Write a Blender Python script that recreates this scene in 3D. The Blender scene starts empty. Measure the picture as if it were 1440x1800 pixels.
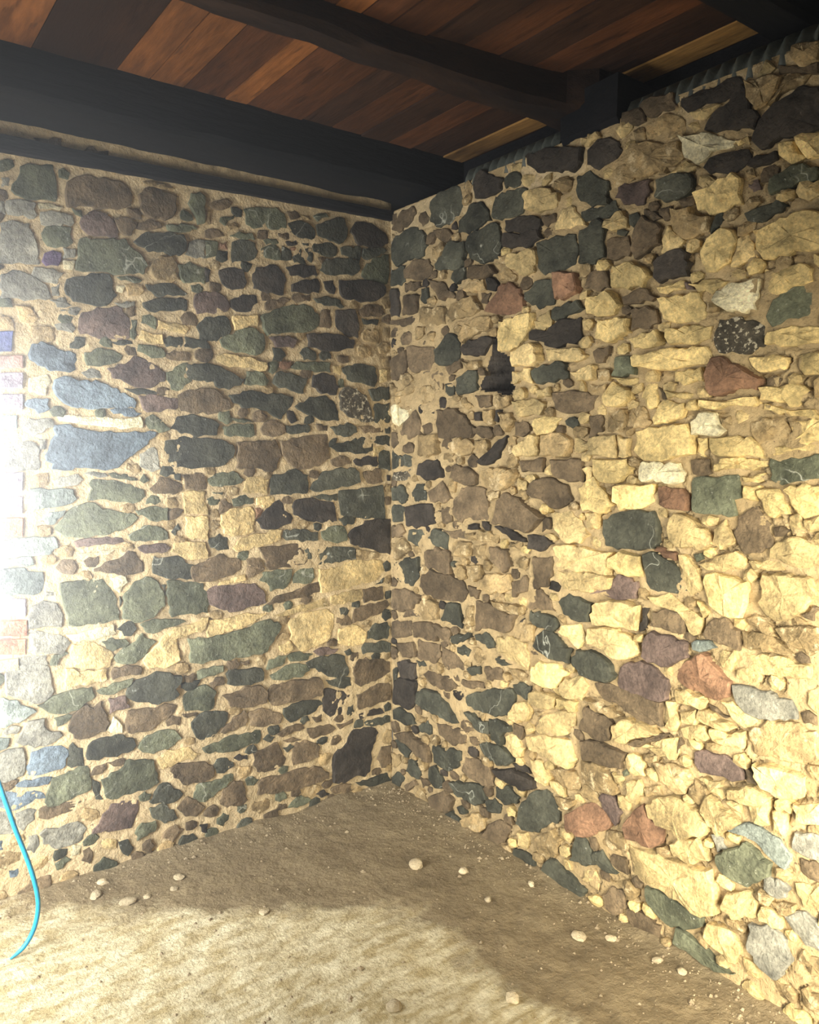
import bpy, bmesh, math, random
from mathutils import Vector, Matrix, noise

# ---------------------------------------------------------------- camera, light
# Room frame: origin at the foot of the corner, +X along the left wall,
# +Y along the right wall, +Z up; metres.
scn = bpy.context.scene
COL = scn.collection
cam_d = bpy.data.cameras.new('camera')
cam = bpy.data.objects.new('camera', cam_d); COL.objects.link(cam); scn.camera = cam
cam_d.sensor_fit = 'VERTICAL'; cam_d.sensor_height = 36.0
cam_d.lens = 36.0 * 1412.0 / 1800.0
cam_d.clip_start = 0.02
cam.location = (2.09925953, 3.01046309, 1.6)
fwd = Vector((-0.58773448, -0.80461008, -0.08468058)).normalized()
rt = fwd.cross(Vector((0, 0, 1))).normalized(); up = rt.cross(fwd)
cam.rotation_euler = Matrix((rt, up, -fwd)).transposed().to_euler()

scn.view_settings.view_transform = 'Standard'
scn.view_settings.look = 'None'
scn.view_settings.gamma = 1.0
scn.view_settings.use_curve_mapping = False
scn.view_settings.exposure = 0.0

world = bpy.data.worlds.new('sky'); scn.world = world; world.use_nodes = True
bg = world.node_tree.nodes['Background']
bg.inputs['Color'].default_value = (1.0, 0.93, 0.78, 1)
bg.inputs['Strength'].default_value = 0.24

def lamp(name, loc, target, size, size_y, power, color, spread=180):
    l = bpy.data.lights.new(name, 'AREA'); l.shape = 'RECTANGLE'
    l.size = size; l.size_y = size_y; l.energy = power; l.color = color
    l.spread = math.radians(spread)
    o = bpy.data.objects.new(name, l); COL.objects.link(o)
    o.location = loc
    d = (Vector(target) - Vector(loc)).normalized()
    o.rotation_euler = d.to_track_quat('-Z', 'Y').to_euler()
    return o
# daylight through openings outside the frame, plus an added side lamp
lamp('daylight_window', (2.03, -0.30, 1.42), (2.03, 1.0, 1.30), 0.80, 1.05, 56, (0.93, 0.97, 1.0))
lamp('added_side_fill', (2.62, 0.75, 1.05), (1.25, 0.0, 0.85), 0.9, 1.7, 82, (0.98, 0.98, 0.96), 120)  # added lamp that brightens the left wall; no opening stands there
lamp('daylight_front_opening', (0.95, 3.25, 0.85), (0.0, 2.30, 0.55), 0.9, 1.5, 66, (1.0, 0.93, 0.76), 84)

# ---------------------------------------------------------------- helpers
def tag(o, label=None, cat=None, group=None, kind=None):
    if label: o['label'] = label
    if cat: o['category'] = cat
    if group: o['group'] = group
    if kind: o['kind'] = kind
    return o
def link(name, me, parent=None):
    o = bpy.data.objects.new(name, me); COL.objects.link(o)
    if parent: o.parent = parent
    return o
def mesh(name, V, F, mats, mi=None, sharp=None, smooth=True):
    me = bpy.data.meshes.new(name); me.from_pydata(V, [], F)
    for m in mats: me.materials.append(m)
    if mi: me.polygons.foreach_set('material_index', mi)
    if smooth: me.polygons.foreach_set('use_smooth', [True] * len(me.polygons))
    me.update()
    if sharp: me.set_sharp_from_angle(angle=math.radians(sharp))
    return me
def nz(x, y, z, s): return noise.noise(Vector((x * s, y * s, z * s)))

def mat(name, c1, c2, scale=8.0, rough=0.85, bump=0.3, bscale=60.0, dist=0.01, vary=0.0,
        speck=None, speck_scale=90.0, speck_th=0.62, stretch=(1, 1, 1), spec=0.3, streak=None, vein=None, contrast=0.55, streak_lo=False, patch=None):
    m = bpy.data.materials.new(name); m.use_nodes = True
    nt = m.node_tree; N = nt.nodes; L = nt.links
    b = N['Principled BSDF']; b.inputs['Roughness'].default_value = rough
    b.inputs['Specular IOR Level'].default_value = spec
    g = N.new('ShaderNodeNewGeometry')
    mp = N.new('ShaderNodeMapping'); L.new(g.outputs['Position'], mp.inputs['Vector'])
    mp.inputs['Scale'].default_value = stretch
    def nse(sc, det=6, ro=0.6):
        n = N.new('ShaderNodeTexNoise'); n.inputs['Scale'].default_value = sc
        n.inputs['Detail'].default_value = det; n.inputs['Roughness'].default_value = ro
        L.new(mp.outputs[0], n.inputs['Vector']); return n
    def ramp(src, p0, p1, a=(0, 0, 0, 1), z=(1, 1, 1, 1)):
        r = N.new('ShaderNodeValToRGB'); L.new(src, r.inputs[0])
        r.color_ramp.elements[0].position = p0; r.color_ramp.elements[1].position = p1
        r.color_ramp.elements[0].color = a; r.color_ramp.elements[1].color = z
        return r.outputs[0]
    def mix(f, a, bb, mode='MIX'):
        x = N.new('ShaderNodeMix'); x.data_type = 'RGBA'; x.blend_type = mode
        if isinstance(f, float): x.inputs[0].default_value = f
        else: L.new(f, x.inputs[0])
        for k, s in ((6, a), (7, bb)):
            if isinstance(s, tuple): x.inputs[k].default_value = (*s[:3], 1)
            else: L.new(s, x.inputs[k])
        return x.outputs[2]
    n1 = nse(scale)
    col = mix(ramp(n1.outputs[0], 0.35, 0.66), c1, c2)
    n2 = nse(scale * 6, 4, 0.7)
    col = mix(contrast, col, ramp(n2.outputs[0], 0.3, 0.72, (0.55, 0.55, 0.55, 1), (1.35, 1.35, 1.35, 1)), 'MULTIPLY')
    if patch:
        n7 = nse(patch * 2.4, 7, 0.72)
        col = mix(1.0, col, ramp(n7.outputs[0], 0.36, 0.64, (0.62, 0.60, 0.56, 1), (1.45, 1.38, 1.25, 1)), 'MULTIPLY')
    if vary:
        oi = N.new('ShaderNodeObjectInfo')
        mr = N.new('ShaderNodeMapRange'); L.new(oi.outputs['Random'], mr.inputs[0])
        mr.inputs[3].default_value = 1 - vary; mr.inputs[4].default_value = 1 + vary
        vm = N.new('ShaderNodeVectorMath'); vm.operation = 'SCALE'
        L.new(col, vm.inputs[0]); L.new(mr.outputs[0], vm.inputs['Scale']); col = vm.outputs[0]
    if speck:
        n3 = nse(speck_scale, 3, 0.6)
        col = mix(ramp(n3.outputs[0], speck_th, speck_th + 0.05), col, speck)
    if streak:
        n4 = nse(2.6 if streak_lo else scale * 1.4, 8, 0.75 if not streak_lo else 0.62)
        col = mix(ramp(n4.outputs[0], 0.47 if streak_lo else 0.55, 0.66 if streak_lo else 0.62), col, streak)
    if vein:
        n5 = nse(5.5, 3, 0.45)
        ab = N.new('ShaderNodeMath'); ab.operation = 'SUBTRACT'; L.new(n5.outputs[0], ab.inputs[0]); ab.inputs[1].default_value = 0.46
        a2 = N.new('ShaderNodeMath'); a2.operation = 'ABSOLUTE'; L.new(ab.outputs[0], a2.inputs[0])
        n6 = nse(2.3, 2, 0.5)
        f = N.new('ShaderNodeMath'); f.operation = 'MULTIPLY'
        L.new(ramp(a2.outputs[0], 0.0015, 0.0045, (1, 1, 1, 1), (0, 0, 0, 1)), f.inputs[0]); L.new(ramp(n6.outputs[0], 0.54, 0.59), f.inputs[1])
        col = mix(f.outputs[0], col, vein)
    L.new(col, b.inputs['Base Color'])
    nb = nse(bscale, 8, 0.65); nb2 = nse(bscale * 0.2, 5, 0.6)
    ad = N.new('ShaderNodeMath'); ad.operation = 'MULTIPLY_ADD'
    L.new(nb2.outputs[0], ad.inputs[0]); ad.inputs[1].default_value = 2.2; L.new(nb.outputs[0], ad.inputs[2])
    bp = N.new('ShaderNodeBump'); bp.inputs['Strength'].default_value = bump
    bp.inputs['Distance'].default_value = dist
    L.new(ad.outputs[0], bp.inputs['Height']); L.new(bp.outputs[0], b.inputs['Normal'])
    return m

def st(name, c, k=0.60, **kw):
    d = dict(scale=14, patch=3.2, bump=0.9, bscale=90, dist=0.007, vary=0.25, rough=0.8, contrast=0.9)
    d.update(kw)
    return mat(name, c, tuple(v * k for v in c), **d)
SM = {
 'D': st('slate_stone', (0.082, 0.086, 0.066), vein=(0.42, 0.42, 0.34), speck=(0.30, 0.31, 0.27), speck_th=0.68),
 'G': st('grey_green_stone', (0.150, 0.165, 0.112), vein=(0.42, 0.42, 0.34), speck=(0.36, 0.36, 0.28), speck_th=0.66),
 'N': st('charcoal_stone', (0.058, 0.050, 0.042)),
 'B': st('brown_stone', (0.178, 0.134, 0.083), speck=(0.10, 0.075, 0.05), speck_th=0.64),
 'P': st('mauve_stone', (0.165, 0.122, 0.108)),
 'V': st('violet_stone', (0.160, 0.110, 0.220)),
 'R': st('red_brown_stone', (0.340, 0.200, 0.125)),
 'T': st('tan_stone', (0.42, 0.315, 0.165), k=0.62, streak=(0.60, 0.48, 0.28)),  # also stands in for dimly lit ochre stones near the right wall's corner
 'Y': st('ochre_stone', (0.66, 0.52, 0.265), k=0.70, speck=(0.36, 0.25, 0.11), speck_th=0.68, speck_scale=30),
 'O': st('yellow_sandstone', (0.76, 0.60, 0.285), k=0.74, speck=(0.50, 0.33, 0.12), speck_th=0.66, speck_scale=25),
 'W': st('cream_stone', (0.740, 0.690, 0.480), k=0.84),
 'L': st('pale_grey_stone', (0.310, 0.310, 0.270)),  # this and the next two partly carry the glare's wash in their colour
 'b': st('blue_grey_stone', (0.130, 0.170, 0.215), k=1.3),
 'c': st('pale_blue_green_stone', (0.250, 0.295, 0.280)),
 'w': st('white_flecked_stone', (0.10, 0.088, 0.064), speck=(0.46, 0.41, 0.29), speck_th=0.56, speck_scale=70),
 '1': st('blue_brick', (0.13, 0.16, 0.40), vary=0.05),  # brick colours have the lens flare's tint painted in
 '2': st('pink_brick', (0.46, 0.30, 0.26), k=0.9, vary=0.05),
 '3': st('lilac_brick', (0.34, 0.30, 0.38), k=0.9, vary=0.05),
 '4': st('pale_blue_brick', (0.30, 0.38, 0.40), k=0.9, vary=0.05),
 '5': st('salmon_brick', (0.50, 0.23, 0.15), k=0.9, vary=0.05),
}
M_mortar = mat('sandy_mortar', (0.64, 0.50, 0.29), (0.50, 0.38, 0.205), scale=5, rough=0.95, bump=0.9, bscale=110,
               dist=0.008, speck=(0.20, 0.14, 0.08), speck_scale=80, speck_th=0.665)
M_mortar_right = mat('brown_sandy_mortar', (0.52, 0.39, 0.205), (0.40, 0.29, 0.145), scale=5, rough=0.95, bump=0.9, bscale=110,
               dist=0.008, speck=(0.16, 0.11, 0.06), speck_scale=80, speck_th=0.65)
M_timber = mat('blackened_timber', (0.012, 0.012, 0.014), (0.006, 0.007, 0.009), scale=6, bump=0.5, bscale=50, stretch=(0.15, 1, 1), rough=0.9, spec=0.15)
M_batten = mat('dark_batten_timber', (0.016, 0.015, 0.016), (0.009, 0.009, 0.011), scale=6, bump=0.5, bscale=60, stretch=(0.12, 1, 1), rough=0.9, spec=0.15)
M_beam2 = mat('brown_black_timber', (0.045, 0.024, 0.014), (0.014, 0.010, 0.010), scale=5, bump=0.6, bscale=50, stretch=(0.25, 1, 1), rough=0.9, spec=0.15, contrast=0.9)
def board(name, c, k=0.55): return mat(name, c, tuple(v * k for v in c), scale=7, stretch=(1, 0.16, 1), bump=0.5, bscale=55, dist=0.006, vary=0.18, rough=0.8, spec=0.2, speck=tuple(v * 0.45 for v in c), speck_scale=26, speck_th=0.60, contrast=0.9, streak=(0.035, 0.018, 0.012), streak_lo=True)
MB = [board('orange_board', (0.34, 0.135, 0.042)), board('red_brown_board', (0.135, 0.052, 0.021)), board('dark_board', (0.055, 0.026, 0.015)), board('ochre_board', (0.50, 0.27, 0.08), 0.7)]
M_iron = mat('weathered_galvanised_iron', (0.13, 0.145, 0.12), (0.07, 0.08, 0.07), scale=14, bump=0.25, bscale=90, rough=0.55, spec=0.5)
M_hose = mat('blue_plastic', (0.01, 0.30, 0.50), (0.01, 0.24, 0.43), rough=0.35, bump=0.05, spec=0.5)
M_pebble = mat('pale_pebble', (0.62, 0.52, 0.34), (0.46, 0.37, 0.23), scale=25, bump=0.6, bscale=120, vary=0.2)
M_gravel = mat('earthy_gravel', (0.40, 0.32, 0.20), (0.24, 0.18, 0.11), scale=30, bump=0.3)
M_web = mat('dusty_cobweb', (0.7, 0.62, 0.5), (0.6, 0.5, 0.4), rough=1.0)

def floor_material():
    m = mat('earth_floor', (0.300, 0.235, 0.138), (0.215, 0.165, 0.096), scale=4, bump=0.8, bscale=60, dist=0.012, rough=0.97, speck=(0.40, 0.33, 0.21), speck_scale=60, speck_th=0.68, spec=0.1)
    nt = m.node_tree; N = nt.nodes; L = nt.links; b = N['Principled BSDF']
    old = b.inputs['Base Color'].links[0].from_socket
    g = N.new('ShaderNodeNewGeometry'); s = N.new('ShaderNodeSeparateXYZ'); L.new(g.outputs['Position'], s.inputs[0])
    def M(op, a, bb=None, c=None):
        x = N.new('ShaderNodeMath'); x.operation = op
        for i, v in enumerate((a, bb, c)):
            if v is None: continue
            if isinstance(v, (int, float)): x.inputs[i].default_value = v
            else: L.new(v, x.inputs[i])
        return x.outputs[0]
    # pale trodden lime dust mid-floor, with the lit foreground's brightness painted in
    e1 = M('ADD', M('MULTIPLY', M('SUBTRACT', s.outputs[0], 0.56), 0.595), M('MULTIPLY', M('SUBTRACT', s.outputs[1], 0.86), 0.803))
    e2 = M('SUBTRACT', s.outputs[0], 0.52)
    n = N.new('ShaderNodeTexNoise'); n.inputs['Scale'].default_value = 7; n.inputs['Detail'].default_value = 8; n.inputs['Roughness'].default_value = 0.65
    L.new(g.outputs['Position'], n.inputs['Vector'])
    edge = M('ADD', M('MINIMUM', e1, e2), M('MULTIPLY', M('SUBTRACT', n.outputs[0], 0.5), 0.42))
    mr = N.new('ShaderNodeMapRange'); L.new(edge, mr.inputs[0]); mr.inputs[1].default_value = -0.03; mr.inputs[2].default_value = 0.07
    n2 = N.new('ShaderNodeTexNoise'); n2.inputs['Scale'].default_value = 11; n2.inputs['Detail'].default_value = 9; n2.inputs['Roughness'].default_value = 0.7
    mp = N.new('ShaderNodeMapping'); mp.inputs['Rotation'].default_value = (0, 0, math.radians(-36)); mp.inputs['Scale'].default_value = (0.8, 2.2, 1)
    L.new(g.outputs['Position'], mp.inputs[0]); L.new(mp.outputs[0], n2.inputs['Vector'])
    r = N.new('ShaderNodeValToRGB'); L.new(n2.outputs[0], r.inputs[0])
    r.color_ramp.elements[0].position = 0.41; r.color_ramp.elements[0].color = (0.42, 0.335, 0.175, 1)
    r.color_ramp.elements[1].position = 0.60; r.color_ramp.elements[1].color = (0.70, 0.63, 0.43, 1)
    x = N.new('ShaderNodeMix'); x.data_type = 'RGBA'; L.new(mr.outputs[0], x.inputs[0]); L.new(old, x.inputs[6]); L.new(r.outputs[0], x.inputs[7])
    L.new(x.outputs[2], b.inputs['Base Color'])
    return m
M_floor = floor_material()

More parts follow.
